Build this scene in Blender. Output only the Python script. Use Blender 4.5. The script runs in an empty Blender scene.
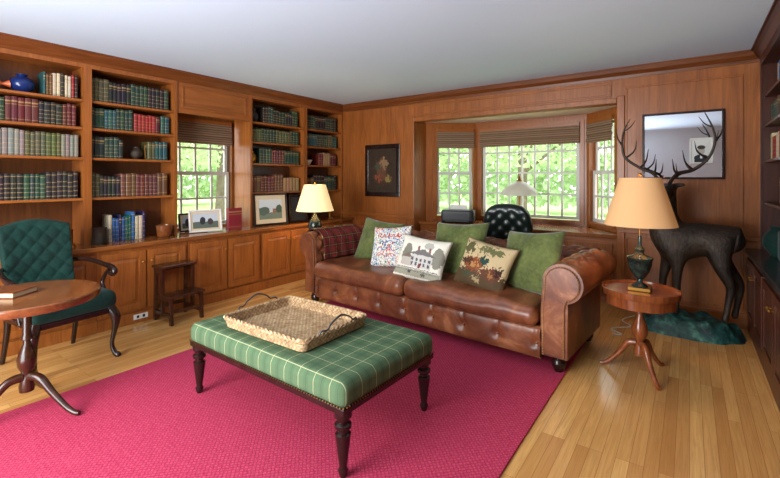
import bpy, bmesh, math, random
from mathutils import Vector, Matrix, noise
random.seed(7)
S=bpy.context.scene; COL=S.collection
try:
    S.view_settings.view_transform='Standard'
except Exception: pass
pi=math.pi
def lin(c):
    c/=255.0
    return c/12.92 if c<=.04045 else ((c+.055)/1.055)**2.4
def s(r,g,b): return (lin(r),lin(g),lin(b),1)
# ---------------------------------------------------------------- materials
def newmat(name,rough=.5,metal=0.0,col=None,spec=None):
    m=bpy.data.materials.new(name); m.use_nodes=True
    b=m.node_tree.nodes['Principled BSDF']
    b.inputs['Roughness'].default_value=rough; b.inputs['Metallic'].default_value=metal
    if spec is not None: b.inputs['Specular IOR Level'].default_value=spec
    if col: b.inputs['Base Color'].default_value=col
    return m,m.node_tree,b
def nd(nt,t,**k):
    n=nt.nodes.new(t)
    for a,v in k.items(): setattr(n,a,v)
    return n
def math_(nt,op,a,b=None,c=None):
    n=nd(nt,'ShaderNodeMath',operation=op)
    for i,x in enumerate((a,b,c)):
        if x is None: continue
        if isinstance(x,(int,float)): n.inputs[i].default_value=x
        else: nt.links.new(x,n.inputs[i])
    return n.outputs[0]
def mix(nt,fac,a,b,bt='MIX'):
    n=nd(nt,'ShaderNodeMix',data_type='RGBA',blend_type=bt)
    for i,x in ((0,fac),(6,a),(7,b)):
        if isinstance(x,(int,float)): n.inputs[i].default_value=x
        elif isinstance(x,tuple): n.inputs[i].default_value=x
        else: nt.links.new(x,n.inputs[i])
    return n.outputs[2]
def coords(nt,kind='Object',scale=(1,1,1)):
    tc=nd(nt,'ShaderNodeTexCoord'); mp=nd(nt,'ShaderNodeMapping')
    mp.inputs['Scale'].default_value=scale
    nt.links.new(tc.outputs[kind],mp.inputs['Vector']); return mp.outputs['Vector']
def noise_(nt,vec,scale=5,detail=4,dist=0,rough=.5):
    n=nd(nt,'ShaderNodeTexNoise'); n.inputs['Scale'].default_value=scale
    n.inputs['Detail'].default_value=detail; n.inputs['Distortion'].default_value=dist; n.inputs['Roughness'].default_value=rough
    nt.links.new(vec,n.inputs['Vector']); return n.outputs['Fac']
def ramp(nt,fac,stops):
    r=nd(nt,'ShaderNodeValToRGB'); e=r.color_ramp.elements
    while len(e)<len(stops): e.new(.5)
    for i,(p,c) in enumerate(stops): e[i].position=p; e[i].color=c
    nt.links.new(fac,r.inputs['Fac']); return r.outputs['Color']
def bump(nt,b,h,strength=.2,dist=.01):
    n=nd(nt,'ShaderNodeBump'); n.inputs['Strength'].default_value=strength; n.inputs['Distance'].default_value=dist
    nt.links.new(h,n.inputs['Height']); nt.links.new(n.outputs['Normal'],b.inputs['Normal'])
def wood(name,c1,c2,grain='Z',rough=.35,sc=1.0):
    m,nt,b=newmat(name,rough)
    k={'X':(.7,9,9),'Y':(9,.7,9),'Z':(9,9,.7)}[grain]
    v=coords(nt,'Object',tuple(x*sc for x in k))
    n1=noise_(nt,v,2.2,7,1.6,.65)
    v2=coords(nt,'Object',(1,1,1)); n2=noise_(nt,v2,2.5,3)
    col=ramp(nt,n1,[(.3,c2),(.5,tuple((a+b_)/2 for a,b_ in zip(c1,c2))),(.7,c1)])
    col=mix(nt,math_(nt,'MULTIPLY',n2,.4),col,tuple(x*.55 for x in c2[:3])+(1,))
    nt.links.new(col,b.inputs['Base Color']); bump(nt,b,n1,.05,.003)
    return m
def fabric(name,c1,c2,scale=60,rough=.9,bs=.3,sheen=0):
    m,nt,b=newmat(name,rough,spec=.2)
    v=coords(nt); n=noise_(nt,v,scale,3); n2=noise_(nt,v,6,3)
    f=math_(nt,'ADD',math_(nt,'MULTIPLY',n,.4),math_(nt,'MULTIPLY',n2,.6))
    nt.links.new(ramp(nt,f,[(.35,c2),(.65,c1)]),b.inputs['Base Color']); bump(nt,b,n,bs,.003)
    if sheen: b.inputs['Sheen Weight'].default_value=sheen
    return m
def plaid(name,base,alt,line1,line2,period,axes=('X','Y'),kind='Object',lw=.035,bandk=.45,bw=.16):
    m,nt,b=newmat(name,.9,spec=.15)
    v=coords(nt,kind); sp=nd(nt,'ShaderNodeSeparateXYZ'); nt.links.new(v,sp.inputs[0])
    nz=noise_(nt,v,160,3); col=mix(nt,nz,base,tuple((a+c)/2 for a,c in zip(base,alt)))
    def band(ax,off,w):
        t=math_(nt,'FRACT',math_(nt,'ADD',math_(nt,'DIVIDE',sp.outputs[ax],period),off+50))
        return math_(nt,'LESS_THAN',math_(nt,'ABSOLUTE',math_(nt,'SUBTRACT',t,.5)),w)
    for ax in axes:
        col=mix(nt,math_(nt,'MULTIPLY',band(ax,.5,bw),bandk),col,alt)
    for ax in axes:
        col=mix(nt,math_(nt,'MULTIPLY',band(ax,0,lw),.7),col,line1)
        col=mix(nt,math_(nt,'MULTIPLY',band(ax,.5,.015),.5),col,line2)
    nt.links.new(col,b.inputs['Base Color']); bump(nt,b,nz,.3,.002); return m
def paint(name,base,shapes,axes=('X','Z'),rough=.7,distort=.01,nscale=12,base2=None):
    m,nt,b=newmat(name,rough,spec=.25)
    v=coords(nt); sp=nd(nt,'ShaderNodeSeparateXYZ'); nt.links.new(v,sp.inputs[0])
    nz=noise_(nt,v,nscale,4); off=math_(nt,'MULTIPLY',math_(nt,'SUBTRACT',nz,.5),distort*2)
    nz2=noise_(nt,coords(nt,'Object',(1.3,1.7,1.1)),nscale*1.3,4); off2=math_(nt,'MULTIPLY',math_(nt,'SUBTRACT',nz2,.5),distort*2)
    X=math_(nt,'ADD',sp.outputs[axes[0]],off); Z=math_(nt,'ADD',sp.outputs[axes[1]],off2)
    col=mix(nt,nz,base,base2) if base2 else mix(nt,0.0,base,base)
    for (k,cx,cz,a,c,cc) in shapes:
        dx=math_(nt,'DIVIDE',math_(nt,'SUBTRACT',X,cx),a); dz=math_(nt,'DIVIDE',math_(nt,'SUBTRACT',Z,cz),c)
        if k=='r':
            mk=math_(nt,'LESS_THAN',math_(nt,'MAXIMUM',math_(nt,'ABSOLUTE',dx),math_(nt,'ABSOLUTE',dz)),1)
        elif k=='t':
            t=math_(nt,'ADD',math_(nt,'ABSOLUTE',dx),dz)
            mk=math_(nt,'MULTIPLY',math_(nt,'LESS_THAN',t,1),math_(nt,'GREATER_THAN',dz,0))
        else:
            mk=math_(nt,'LESS_THAN',math_(nt,'ADD',math_(nt,'MULTIPLY',dx,dx),math_(nt,'MULTIPLY',dz,dz)),1)
        col=mix(nt,mk,col,cc)
    nt.links.new(col,b.inputs['Base Color']); return m

W1=s(180,106,46); W2=s(128,70,28)
M_woodZ=wood('cherry_wood_vertical',W1,W2,'Z')
M_woodY=wood('cherry_wood_along',W1,W2,'Y')
M_woodX=wood('cherry_wood_across',W1,W2,'X')
M_cornice=wood('dark_cornice_across',s(138,76,34),s(92,48,20),'X')
M_corniceY=wood('dark_cornice_along',s(138,76,34),s(92,48,20),'Y')
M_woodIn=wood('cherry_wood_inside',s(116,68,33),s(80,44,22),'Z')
M_dark=wood('dark_mahogany',s(78,42,24),s(40,20,12),'Z',.25)
M_ebony=wood('ebonised_wood',s(50,28,22),s(24,13,11),'Z',.2)
M_tabletop=wood('mahogany_tabletop',s(150,90,48),s(100,52,26),'X',.18)
M_honey=wood('honey_mahogany',s(158,86,44),s(98,48,24),'Z',.22)
M_rwood=wood('shaded_cherry',s(88,42,25),s(54,26,16),'Z')  # cherry darkened in its colour for the shade on the right wall
M_counter=wood('cherry_counter',s(170,104,50),s(122,68,30),'Y',.2)
M_dcounter,_,_=newmat('dark_stone_counter',.2,0,s(38,40,42))
M_ceil,_nt,_b=newmat('ceiling_paint',.9,0,s(206,226,244),.1)
bump(_nt,_b,noise_(_nt,coords(_nt),40,3),.05,.002)
M_ceilbay,_,_=newmat('bay_ceiling_paint',.9,0,s(222,206,184),.1)
M_wallp,_,_=newmat('plain_wall_paint',.9,0,s(200,202,200))
M_sash,_,_=newmat('window_sash_paint',.5,0,s(206,204,196))
M_brass,_,_=newmat('aged_brass',.35,1,s(170,125,60))
M_nail,_,_=newmat('brass_nails',.35,1,s(140,104,62))
M_iron,_,_=newmat('grey_iron',.4,.8,s(80,84,92))
M_black,_,_=newmat('dark_green_leather',.3,0,s(18,30,26))
M_plastic,_,_=newmat('black_plastic',.4,0,s(28,29,33))
M_white,_,_=newmat('white_plastic',.5,0,s(225,222,215))
M_pages,_,_=newmat('paper_pages',.9,0,s(208,190,156))
M_greenvelvet=fabric('dark_green_velvet',s(13,56,47),s(6,30,25),70,.75,.3,.08)
M_olive=fabric('olive_velvet',s(106,114,60),s(64,74,34),40,.75,.35,.3)
M_redplaid=plaid('red_tartan',s(146,28,32),s(26,40,40),s(30,66,50),s(206,180,100),.085,('Y','Z'),bandk=.55,bw=.2)
M_greenplaid=plaid('green_windowpane_plaid',s(88,110,80),s(62,86,62),s(184,180,136),s(50,70,54),.1,('X','Y'),lw=.016,bandk=.3)
M_leather,nt,b=newmat('chestnut_leather',.33)
v=coords(nt); n1=noise_(nt,v,3.6,7,1.1,.65); n2=noise_(nt,v,120,4)
nt.links.new(ramp(nt,n1,[(.3,s(68,34,20)),(.48,s(106,58,35)),(.6,s(130,76,46)),(.74,s(172,118,80))]),b.inputs['Base Color'])
bump(nt,b,n2,.22,.002)
# floor
M_floor,nt,b=newmat('oak_floor',.18)
tc=nd(nt,'ShaderNodeTexCoord'); sp=nd(nt,'ShaderNodeSeparateXYZ'); cb=nd(nt,'ShaderNodeCombineXYZ')
nt.links.new(tc.outputs['Object'],sp.inputs[0]); nt.links.new(sp.outputs['Y'],cb.inputs['X']); nt.links.new(sp.outputs['X'],cb.inputs['Y'])
br=nd(nt,'ShaderNodeTexBrick'); br.offset=.37; br.offset_frequency=3
for k,x in (('Scale',1.0),('Mortar Size',.0009),('Brick Width',1.1),('Row Height',.056),('Bias',0.0),('Mortar Smooth',.3)): br.inputs[k].default_value=x
br.inputs['Color1'].default_value=s(228,178,108); br.inputs['Color2'].default_value=s(192,136,76); br.inputs['Mortar'].default_value=s(132,86,46)
nt.links.new(cb.outputs[0],br.inputs['Vector'])
g=noise_(nt,coords(nt,'Object',(22,.9,1)),3,7,1.2,.65)
nt.links.new(mix(nt,math_(nt,'MULTIPLY',ramp(nt,g,[(.4,(0,0,0,1)),(.65,(1,1,1,1))]),.42),br.outputs['Color'],s(166,110,58)),b.inputs['Base Color'])
bump(nt,b,br.outputs['Fac'],-.12,.002)
# rug
M_rug,nt,b=newmat('rose_rug_weave',.95,spec=.1)
v=coords(nt); sp=nd(nt,'ShaderNodeSeparateXYZ'); nt.links.new(v,sp.inputs[0])
def fr(x,p): return math_(nt,'FRACT',math_(nt,'ADD',math_(nt,'DIVIDE',x,p),100))
xx=fr(sp.outputs['X'],.024); yy=fr(sp.outputs['Y'],.024)
d1=math_(nt,'ADD',math_(nt,'ABSOLUTE',math_(nt,'SUBTRACT',xx,.5)),math_(nt,'ABSOLUTE',math_(nt,'SUBTRACT',yy,.5)))
mk=math_(nt,'LESS_THAN',math_(nt,'ABSOLUTE',math_(nt,'SUBTRACT',d1,.45)),.14)
nz=noise_(nt,v,120,4,.5,.7); nzb=noise_(nt,v,2.5,3)
nzc=ramp(nt,nz,[(.35,(0,0,0,1)),(.65,(1,1,1,1))])
c=mix(nt,nzc,s(216,82,108),s(174,44,76)); c=mix(nt,math_(nt,'MULTIPLY',mk,.55),c,s(108,28,58)); c=mix(nt,math_(nt,'MULTIPLY',nzb,.15),c,s(140,38,64))
nt.links.new(c,b.inputs['Base Color']); bump(nt,b,nz,.45,.004)
# wicker
M_wicker,nt,b=newmat('wicker',.65)
v=coords(nt,'Object',(1,1,1)); ck=nd(nt,'ShaderNodeTexChecker'); ck.inputs['Scale'].default_value=72
nt.links.new(v,ck.inputs['Vector']); n=noise_(nt,v,30,5,.6,.7)
nt.links.new(mix(nt,math_(nt,'MULTIPLY',ck.outputs['Fac'],.48),ramp(nt,n,[(.32,s(132,98,66)),(.5,s(188,154,112)),(.7,s(224,198,156))]),s(106,76,48)),b.inputs['Base Color']); bump(nt,b,ck.outputs['Fac'],.7,.004)
def bookmat(name,bands):
    m,nt,b=newmat(name,.5); oi=nd(nt,'ShaderNodeObjectInfo')
    tc=nd(nt,'ShaderNodeTexCoord'); sp=nd(nt,'ShaderNodeSeparateXYZ'); nt.links.new(tc.outputs['Object'],sp.inputs[0])
    col=oi.outputs['Color']; mk=None
    for (z,w) in bands:
        q=math_(nt,'LESS_THAN',math_(nt,'ABSOLUTE',math_(nt,'SUBTRACT',sp.outputs['Z'],z)),w)
        mk=q if mk is None else math_(nt,'MAXIMUM',mk,q)
    mk=math_(nt,'MULTIPLY',mk,.65)
    mk=math_(nt,'MULTIPLY',mk,math_(nt,'GREATER_THAN',sp.outputs['X'],-.06))
    nt.links.new(mix(nt,mk,col,s(176,142,84)),b.inputs['Base Color']); return m
M_bookA=bookmat('gilt_leather_binding',[(.1,.012),(.28,.012),(.45,.012),(.62,.012),(.9,.012)])
M_bookB=bookmat('cloth_binding',[(.82,.03),(.7,.012),(.12,.01)])
M_shade,nt,b=newmat('roman_shade_fabric',.9,spec=.1)
v=coords(nt); sp=nd(nt,'ShaderNodeSeparateXYZ'); nt.links.new(v,sp.inputs[0])
t=math_(nt,'LESS_THAN',math_(nt,'FRACT',math_(nt,'DIVIDE',math_(nt,'ADD',sp.outputs['Z'],10),.026)),.45)
nzs=noise_(nt,coords(nt,'Object',(3,3,60)),8,3)
shc=mix(nt,math_(nt,'MULTIPLY',nzs,.5),mix(nt,t,s(168,142,116),s(128,100,78)),s(96,74,58))
nt.links.new(shc,b.inputs['Base Color'])
tl=nd(nt,'ShaderNodeBsdfTranslucent'); nt.links.new(shc,tl.inputs['Color'])
ms=nd(nt,'ShaderNodeMixShader'); ms.inputs[0].default_value=.2
outn=[n for n in nt.nodes if n.bl_idname=='ShaderNodeOutputMaterial'][0]
nt.links.new(b.outputs[0],ms.inputs[1]); nt.links.new(tl.outputs[0],ms.inputs[2]); nt.links.new(ms.outputs[0],outn.inputs['Surface'])
def lampshade_mat(name,c,e,st):
    m,nt,b=newmat(name,.9,spec=.1,col=c)
    b.inputs['Emission Color'].default_value=e; b.inputs['Emission Strength'].default_value=st
    return m
M_shadeTan=lampshade_mat('tan_lampshade',s(206,166,120),s(226,156,92),.26)
M_shadeCream=lampshade_mat('cream_lampshade',s(236,214,170),s(255,216,150),.7)
M_bronze,nt,b=newmat('dark_bronze',.42,.45)
v=coords(nt); n=noise_(nt,v,7,4); n3=noise_(nt,coords(nt,'Object',(1,1,.45)),55,5,.8,.65)
nt.links.new(ramp(nt,n,[(.3,s(28,23,20)),(.75,s(74,60,48))]),b.inputs['Base Color']); bump(nt,b,n3,.65,.012)
M_verd,nt,b=newmat('verdigris_rock',.55,.1)
n=noise_(nt,coords(nt),14,5); nt.links.new(ramp(nt,n,[(.35,s(12,36,38)),(.55,s(24,76,74)),(.75,s(80,134,116))]),b.inputs['Base Color']); bump(nt,b,n,.9,.03)
M_antler,_,_=newmat('antler_bronze',.45,.4,s(52,40,32))
M_mirror,_,_=newmat('mirror_glass',.03,1,s(225,232,238))
M_teal,_,_=newmat('cobalt_glaze',.12,0,s(20,42,96))
M_greenurn,nt,b=newmat('green_black_marble',.15)
n=noise_(nt,coords(nt),12,4,1.5); nt.links.new(ramp(nt,n,[(.4,s(20,28,26)),(.7,s(48,64,56))]),b.inputs['Base Color'])
M_lglass,_,_=newmat('frosted_glass_shade',.3,0,s(208,204,184))
M_rust,_,_=newmat('rust_glaze',.4,0,s(190,90,50))
M_grass=fabric('lawn_grass',s(188,210,148),s(156,186,112),3,.95,.2)
M_bark=fabric('tree_bark',s(130,118,104),s(94,82,70),8,.95,.5)
def leafmat(name,a,c):
    m=fabric(name,a,c,.8,.9,.1); nt=m.node_tree; b=nt.nodes['Principled BSDF']
    tl=nd(nt,'ShaderNodeBsdfTranslucent'); tl.inputs['Color'].default_value=a
    ms=nd(nt,'ShaderNodeMixShader'); ms.inputs[0].default_value=.5
    outn=[n for n in nt.nodes if n.bl_idname=='ShaderNodeOutputMaterial'][0]
    nt.links.new(b.outputs[0],ms.inputs[1]); nt.links.new(tl.outputs[0],ms.inputs[2]); nt.links.new(ms.outputs[0],outn.inputs['Surface'])
    return m
M_leaf=leafmat('spring_leaves',s(200,216,172),s(168,192,138))
M_hedge=leafmat('hedge_leaves',s(204,220,182),s(174,198,148))

# ---------------------------------------------------------------- geometry
class G:
    def __init__(g): g.v=[];g.f=[];g.m=[]
    def add(g,vs,fs,mi=0):
        o=len(g.v); g.v+=[tuple(x) for x in vs]
        for f in fs: g.f.append(tuple(i+o for i in f)); g.m.append(mi)
        return g
    def box(g,x0,x1,y0,y1,z0,z1,mi=0):
        return g.add([(x0,y0,z0),(x1,y0,z0),(x1,y1,z0),(x0,y1,z0),(x0,y0,z1),(x1,y0,z1),(x1,y1,z1),(x0,y1,z1)],
          [(0,3,2,1),(4,5,6,7),(0,1,5,4),(1,2,6,5),(2,3,7,6),(3,0,4,7)],mi)
    def lathe(g,prof,c=(0,0,0),n=24,mi=0,cap=True,sq=None):
        vs=[];fs=[]
        for (r,z) in prof:
            for i in range(n):
                a=2*pi*i/n; k=1 if sq is None else sq(a)
                vs.append((c[0]+r*k*math.cos(a),c[1]+r*k*math.sin(a),c[2]+z))
        for j in range(len(prof)-1):
            for i in range(n):
                fs.append((j*n+i,j*n+(i+1)%n,(j+1)*n+(i+1)%n,(j+1)*n+i))
        if cap:
            fs.append(tuple(range(n))[::-1]); fs.append(tuple((len(prof)-1)*n+i for i in range(n)))
        return g.add(vs,fs,mi)
    def tube(g,pts,r=.01,n=8,mi=0,closed=False,flat=1.0):
        P=[Vector(p[:3]) for p in pts]; R=[ (p[3] if len(p)>3 else r) for p in pts]
        L=len(P); T=[]
        for i in range(L):
            a=P[(i-1)%L] if (closed or i>0) else P[i]; b_=P[(i+1)%L] if (closed or i<L-1) else P[i]
            T.append((b_-a).normalized())
        ref=Vector((0,0,1)) if abs(T[0].z)<.9 else Vector((1,0,0))
        u=T[0].cross(ref).normalized(); vs=[];fs=[]
        for i in range(L):
            u=(u-T[i]*u.dot(T[i])).normalized(); w=T[i].cross(u)
            for k in range(n):
                a=2*pi*k/n; vs.append(P[i]+u*math.cos(a)*R[i]+w*math.sin(a)*R[i]*flat)
        M=L if closed else L-1
        for i in range(M):
            j=(i+1)%L
            for k in range(n): fs.append((i*n+k,i*n+(k+1)%n,j*n+(k+1)%n,j*n+k))
        if not closed: fs.append(tuple(range(n))[::-1]); fs.append(tuple((L-1)*n+k for k in range(n)))
        return g.add(vs,fs,mi)
    def ball(g,c,r,n=10,mi=0,sx=1,sy=1,sz=1):
        m=max(4,n//2)
        vs=[];fs=[]
        for j in range(1,m):
            t=pi*j/m
            for i in range(n):
                a=2*pi*i/n; vs.append((c[0]+r*sx*math.sin(t)*math.cos(a),c[1]+r*sy*math.sin(t)*math.sin(a),c[2]+r*sz*math.cos(t)))
        for j in range(m-2):
            for i in range(n): fs.append((j*n+i,j*n+(i+1)%n,(j+1)*n+(i+1)%n,(j+1)*n+i))
        k=len(vs); vs.append((c[0],c[1],c[2]+r*sz)); vs.append((c[0],c[1],c[2]-r*sz))
        for i in range(n): fs.append((k,i,(i+1)%n)); fs.append((k+1,(m-2)*n+(i+1)%n,(m-2)*n+i))
        return g.add(vs,fs,mi)
    def prism(g,poly,axis,a0,a1,mi=0):
        def p(q,a):
            return {'Z':(q[0],q[1],a),'Y':(q[0],a,q[1]),'X':(a,q[0],q[1])}[axis]
        n=len(poly); vs=[p(q,a0) for q in poly]+[p(q,a1) for q in poly]
        fs=[tuple(range(n))[::-1],tuple(range(n,2*n))]+[(i,(i+1)%n,n+(i+1)%n,n+i) for i in range(n)]
        return g.add(vs,fs,mi)
    def softbox(g,c,w,d,h,r=.04,crown=0,cuts=10,mi=0,bot=0):
        bm=bmesh.new(); bmesh.ops.create_cube(bm,size=2); bmesh.ops.subdivide_edges(bm,edges=bm.edges[:],cuts=cuts,use_grid_fill=True)
        bm.verts.ensure_lookup_table(); vs=[]
        hx,hy,hz=w/2,d/2,h/2
        def mp(t,hh,rr):
            a=abs(t)
            k=.72
            if a<k: q=(hh-rr)*a/k
            else: q=(hh-rr)+rr*(a-k)/(1-k)
            return math.copysign(q,t)
        for v in bm.verts:
            rr=min(r,hx*.99,hy*.99,hz*.99)
            q=Vector((mp(v.co.x,hx,rr),mp(v.co.y,hy,rr),mp(v.co.z,hz,rr)))
            i=Vector((max(-hx+rr,min(hx-rr,q.x)),max(-hy+rr,min(hy-rr,q.y)),max(-hz+rr,min(hz-rr,q.z))))
            dd=q-i
            if dd.length>1e-6: q=i+dd.normalized()*rr
            k=(1-v.co.x**2)*(1-v.co.y**2)
            if v.co.z>.0: q.z+=crown*k**.6*v.co.z
            elif bot: q.z-=bot*k**.6*(-v.co.z)
            vs.append((q.x+c[0],q.y+c[1],q.z+c[2]))
        fs=[tuple(v.index for v in f.verts) for f in bm.faces]; bm.free()
        return g.add(vs,fs,mi)
    def xf(g,M,start=0):
        for i in range(start,len(g.v)): g.v[i]=tuple(M@Vector(g.v[i]))
        return g
    def obj(g,name,mat,parent=None,loc=(0,0,0),rot=(0,0,0),smooth=0,bevel=0,sub=0,**props):
        me=bpy.data.meshes.new(name); me.from_pydata(g.v,[],g.f)
        for m in (mat if isinstance(mat,(list,tuple)) else [mat]): me.materials.append(m)
        me.polygons.foreach_set('material_index',g.m)
        bm=bmesh.new(); bm.from_mesh(me); bmesh.ops.recalc_face_normals(bm,faces=bm.faces[:]); bm.to_mesh(me); bm.free()
        if smooth:
            me.polygons.foreach_set('use_smooth',[True]*len(me.polygons))
            me.set_sharp_from_angle(angle=math.radians(smooth))
        o=bpy.data.objects.new(name,me); COL.objects.link(o)
        o.location=loc; o.rotation_euler=rot
        if parent: o.parent=parent
        if bevel:
            md=o.modifiers.new('bevel','BEVEL'); md.width=bevel; md.segments=2; md.limit_method='ANGLE'
        if sub:
            md=o.modifiers.new('sub','SUBSURF'); md.levels=sub; md.render_levels=sub
        for k,x in props.items(): o[k]=x
        return o
def thing(name,label,category,loc=(0,0,0),rz=0,group=None,rot=None):
    e=bpy.data.objects.new(name,None); e.empty_display_size=.1; COL.objects.link(e)
    e.location=loc; e.rotation_euler=rot if rot else (0,0,rz); e['label']=label; e['category']=category
    if group: e['group']=group
    return e
def spath(pts,sub=6,closed=False):
    out=[]; n=len(pts); D=len(pts[0])
    rng=range(n if closed else n-1)
    for i in rng:
        if closed: p=[pts[(i+k)%n] for k in (-1,0,1,2)]
        else: p=[pts[max(i-1,0)],pts[i],pts[i+1],pts[min(i+2,n-1)]]
        for j in range(sub):
            t=j/sub
            out.append(tuple(.5*((2*p[1][k])+(-p[0][k]+p[2][k])*t+(2*p[0][k]-5*p[1][k]+4*p[2][k]-p[3][k])*t*t+(-p[0][k]+3*p[1][k]-3*p[2][k]+p[3][k])*t**3) for k in range(D)))
    if not closed: out.append(tuple(pts[-1]))
    return out
def rrect(hx,hy,r,z,n=5):
    out=[]
    for cx,cy,a0 in ((hx-r,hy-r,0),(-hx+r,hy-r,pi/2),(-hx+r,-hy+r,pi),(hx-r,-hy+r,1.5*pi)):
        for i in range(n+1):
            a=a0+pi/2*i/n; out.append((cx+r*math.cos(a),cy+r*math.sin(a),z))
    return out
ST=dict(kind='structure')

# ---------------------------------------------------------------- room shell
XW=-4.60; XF=-4.25; XB=-4.05; YB=4.73; XRF=.50; XRB=.42; CH=2.385; CT=.72
YN=-1.7
G().box(XW-.1,.95,YN-.1,5.62,-.12,0).obj('floor',M_floor,**ST)
G().box(XW-.1,.95,YN-.1,YB+.12,CH,CH+.1).obj('ceiling',M_ceil,**ST)
def wallseg(name,p0,L,ang,z0,z1,holes,mat,th=.1):
    g=G(); a=0
    for (a0,a1,h0,h1) in holes:
        if a0>a: g.box(a,a0,0,th,z0,z1)
        g.box(a0,a1,0,th,z0,h0); g.box(a0,a1,0,th,h1,z1); a=a1
    if a<L: g.box(a,L,0,th,z0,z1)
    return g.obj(name,mat,loc=(p0[0],p0[1],0),rot=(0,0,ang),**ST)
def window(n,p0,ang,a0,a1,h0,h1,cols,rows,double=True,th=.1,casing=True):
    g=G(); w=a1-a0
    def sash(z0,z1,ya,yb,c,r):
        f=.035
        g.box(a0+.01,a0+.01+f,ya,yb,z0,z1); g.box(a1-.01-f,a1-.01,ya,yb,z0,z1)
        g.box(a0+.01+f,a1-.01-f,ya,yb,z0,z0+f); g.box(a0+.01+f,a1-.01-f,ya,yb,z1-f,z1)
        ix0,ix1,iz0,iz1=a0+.01+f,a1-.01-f,z0+f,z1-f
        for i in range(1,c):
            x=ix0+(ix1-ix0)*i/c; g.box(x-.011,x+.011,ya+.003,yb-.003,iz0,iz1)
        for i in range(1,r):
            z=iz0+(iz1-iz0)*i/r; g.box(ix0,ix1,ya+.004,yb-.004,z-.011,z+.011)
    if double:
        mid=(h0+h1)/2
        sash(mid-.02,h1-.01,.06,.09,cols,rows); sash(h0+.01,mid+.02,.025,.055,cols,rows)
    else: sash(h0+.01,h1-.01,.03,.065,cols,rows)
    if casing:
        c=.05
        g.box(a0-c,a0,-.018,0,h0-c,h1+c,1); g.box(a1,a1+c,-.018,0,h0-c,h1+c,1)
        g.box(a0,a1,-.018,0,h1,h1+c,1); g.box(a0-.01,a1+.01,-.035,.03,h0-.03,h0,1)
    return g.obj('window_%d'%n,[M_sash,M_woodZ],loc=(p0[0],p0[1],0),rot=(0,0,ang),**ST)
def shade(p0,ang,a0,a1,z0,z1,label,yo=-.03):
    ac=(a0+a1)/2; w=(a1-a0)/2-.006
    cx=p0[0]+math.cos(ang)*ac-math.sin(ang)*yo; cy=p0[1]+math.sin(ang)*ac+math.cos(ang)*yo
    e=thing('roman_shade',label,'window shade',(cx,cy,z0),ang)
    prof=[]; h=z1-z0; n=3
    for i in range(n):
        za=h-h*i/n; zb=h-h*(i+1)/n
        for t in (0,.25,.5,.75,.95):
            prof.append((-.010-.024*math.sin(t*pi*.62)*(.5+.2*i),za+(zb-za)*t))
    prof.append((-.008,0.0))
    g=G(); vs=[];fs=[]
    for x in (-w,w):
        for (y,z) in prof: vs.append((x,y,z))
    for x in (-w,w):
        for (y,z) in prof: vs.append((x,y+.006,z))
    m=len(prof)
    for i in range(m-1):
        fs+=[(i,i+1,m+i+1,m+i),(2*m+i,3*m+i,3*m+i+1,2*m+i+1),(i,2*m+i,2*m+i+1,i+1),(m+i,m+i+1,3*m+i+1,3*m+i)]
    g.add(vs,fs); g.obj('shade_fabric',M_shade,e,smooth=60)
    G().box(-w,w,-.02,.008,h-.03,h+.01).obj('headrail',M_woodX,e)
    return e
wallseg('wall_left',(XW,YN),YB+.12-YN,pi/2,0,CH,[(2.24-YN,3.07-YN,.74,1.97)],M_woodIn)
window(1,(XW,YN),pi/2,2.24-YN,3.07-YN,.74,1.97,4,2)
shade((XW,YN),pi/2,2.26-YN,3.05-YN,1.69,1.96,'brown striped roman shade in the bookcase window niche',yo=-.04)
g=G().box(XW,-2.97,YB,YB+.12,0,CH).box(-.59,.95,YB,YB+.12,0,CH).box(-2.97,-.59,YB,YB+.12,2.045,CH)
g.obj('wall_back',M_woodZ,**ST)
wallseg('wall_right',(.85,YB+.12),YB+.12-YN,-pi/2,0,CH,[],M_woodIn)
wallseg('wall_front',(.95,YN),.95-XW,pi,0,CH,[],M_wallp)
pA=(-2.97,YB+.12);pB=(-2.97,5.02);pC=(-2.42,5.46);pD=(-1.0,5.46);pE=(-.59,5.02);pF=(-.59,YB+.12)
def seg(p,q): return math.hypot(q[0]-p[0],q[1]-p[1]),math.atan2(q[1]-p[1],q[0]-p[0])
BC=2.065
L,a=seg(pA,pB); wallseg('wall_bay_west',pA,L,a,0,BC,[],M_woodZ)
H0,H1=.78,1.955
L,a=seg(pB,pC); wallseg('wall_bay_northwest',pB,L,a,0,BC,[(.15,.66,H0,H1)],M_woodZ); window(2,pB,a,.15,.66,H0,H1,3,2)
shade(pB,a,.14,.67,1.71,1.965,'brown striped roman shade on angled bay window')
L,a=seg(pC,pD); wallseg('wall_bay_north',pC,L,a,0,BC,[(.08,L-.08,H0,H1)],M_woodZ); window(3,pC,a,.08,L-.08,H0,H1,7,4,False)
shade(pC,a,.07,L-.07,1.72,1.965,'wide brown striped roman shade on central bay window')
L,a=seg(pD,pE); wallseg('wall_bay_northeast',pD,L,a,0,BC,[(.07,.52,H0,H1)],M_woodZ); window(4,pD,a,.07,.52,H0,H1,3,2)
shade(pD,a,.06,.53,1.71,1.965,'brown striped roman shade on narrow bay window')
L,a=seg(pE,pF); wallseg('wall_bay_east',pE,L,a,0,BC,[],M_woodZ)
G().prism([(-3.1,YB+.12),(-3.1,5.15),(-2.45,5.6),(-.95,5.6),(-.45,5.15),(-.45,YB+.12)],'Z',BC,BC+.08).obj('ceiling_bay',M_ceilbay,**ST)
CP=[(0,0),(0,-.1),(.012,-.1),(.02,-.075),(.05,-.045),(.065,-.012),(.08,-.012),(.08,0)]
tn=[0]
def trim(g,mat,**k):
    tn[0]+=1; return g.obj('trim_%d'%tn[0],mat,**ST,**k)
trim(G().prism([(XF+x,CH+z) for x,z in CP],'Y',.54,YB),M_corniceY)
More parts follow.
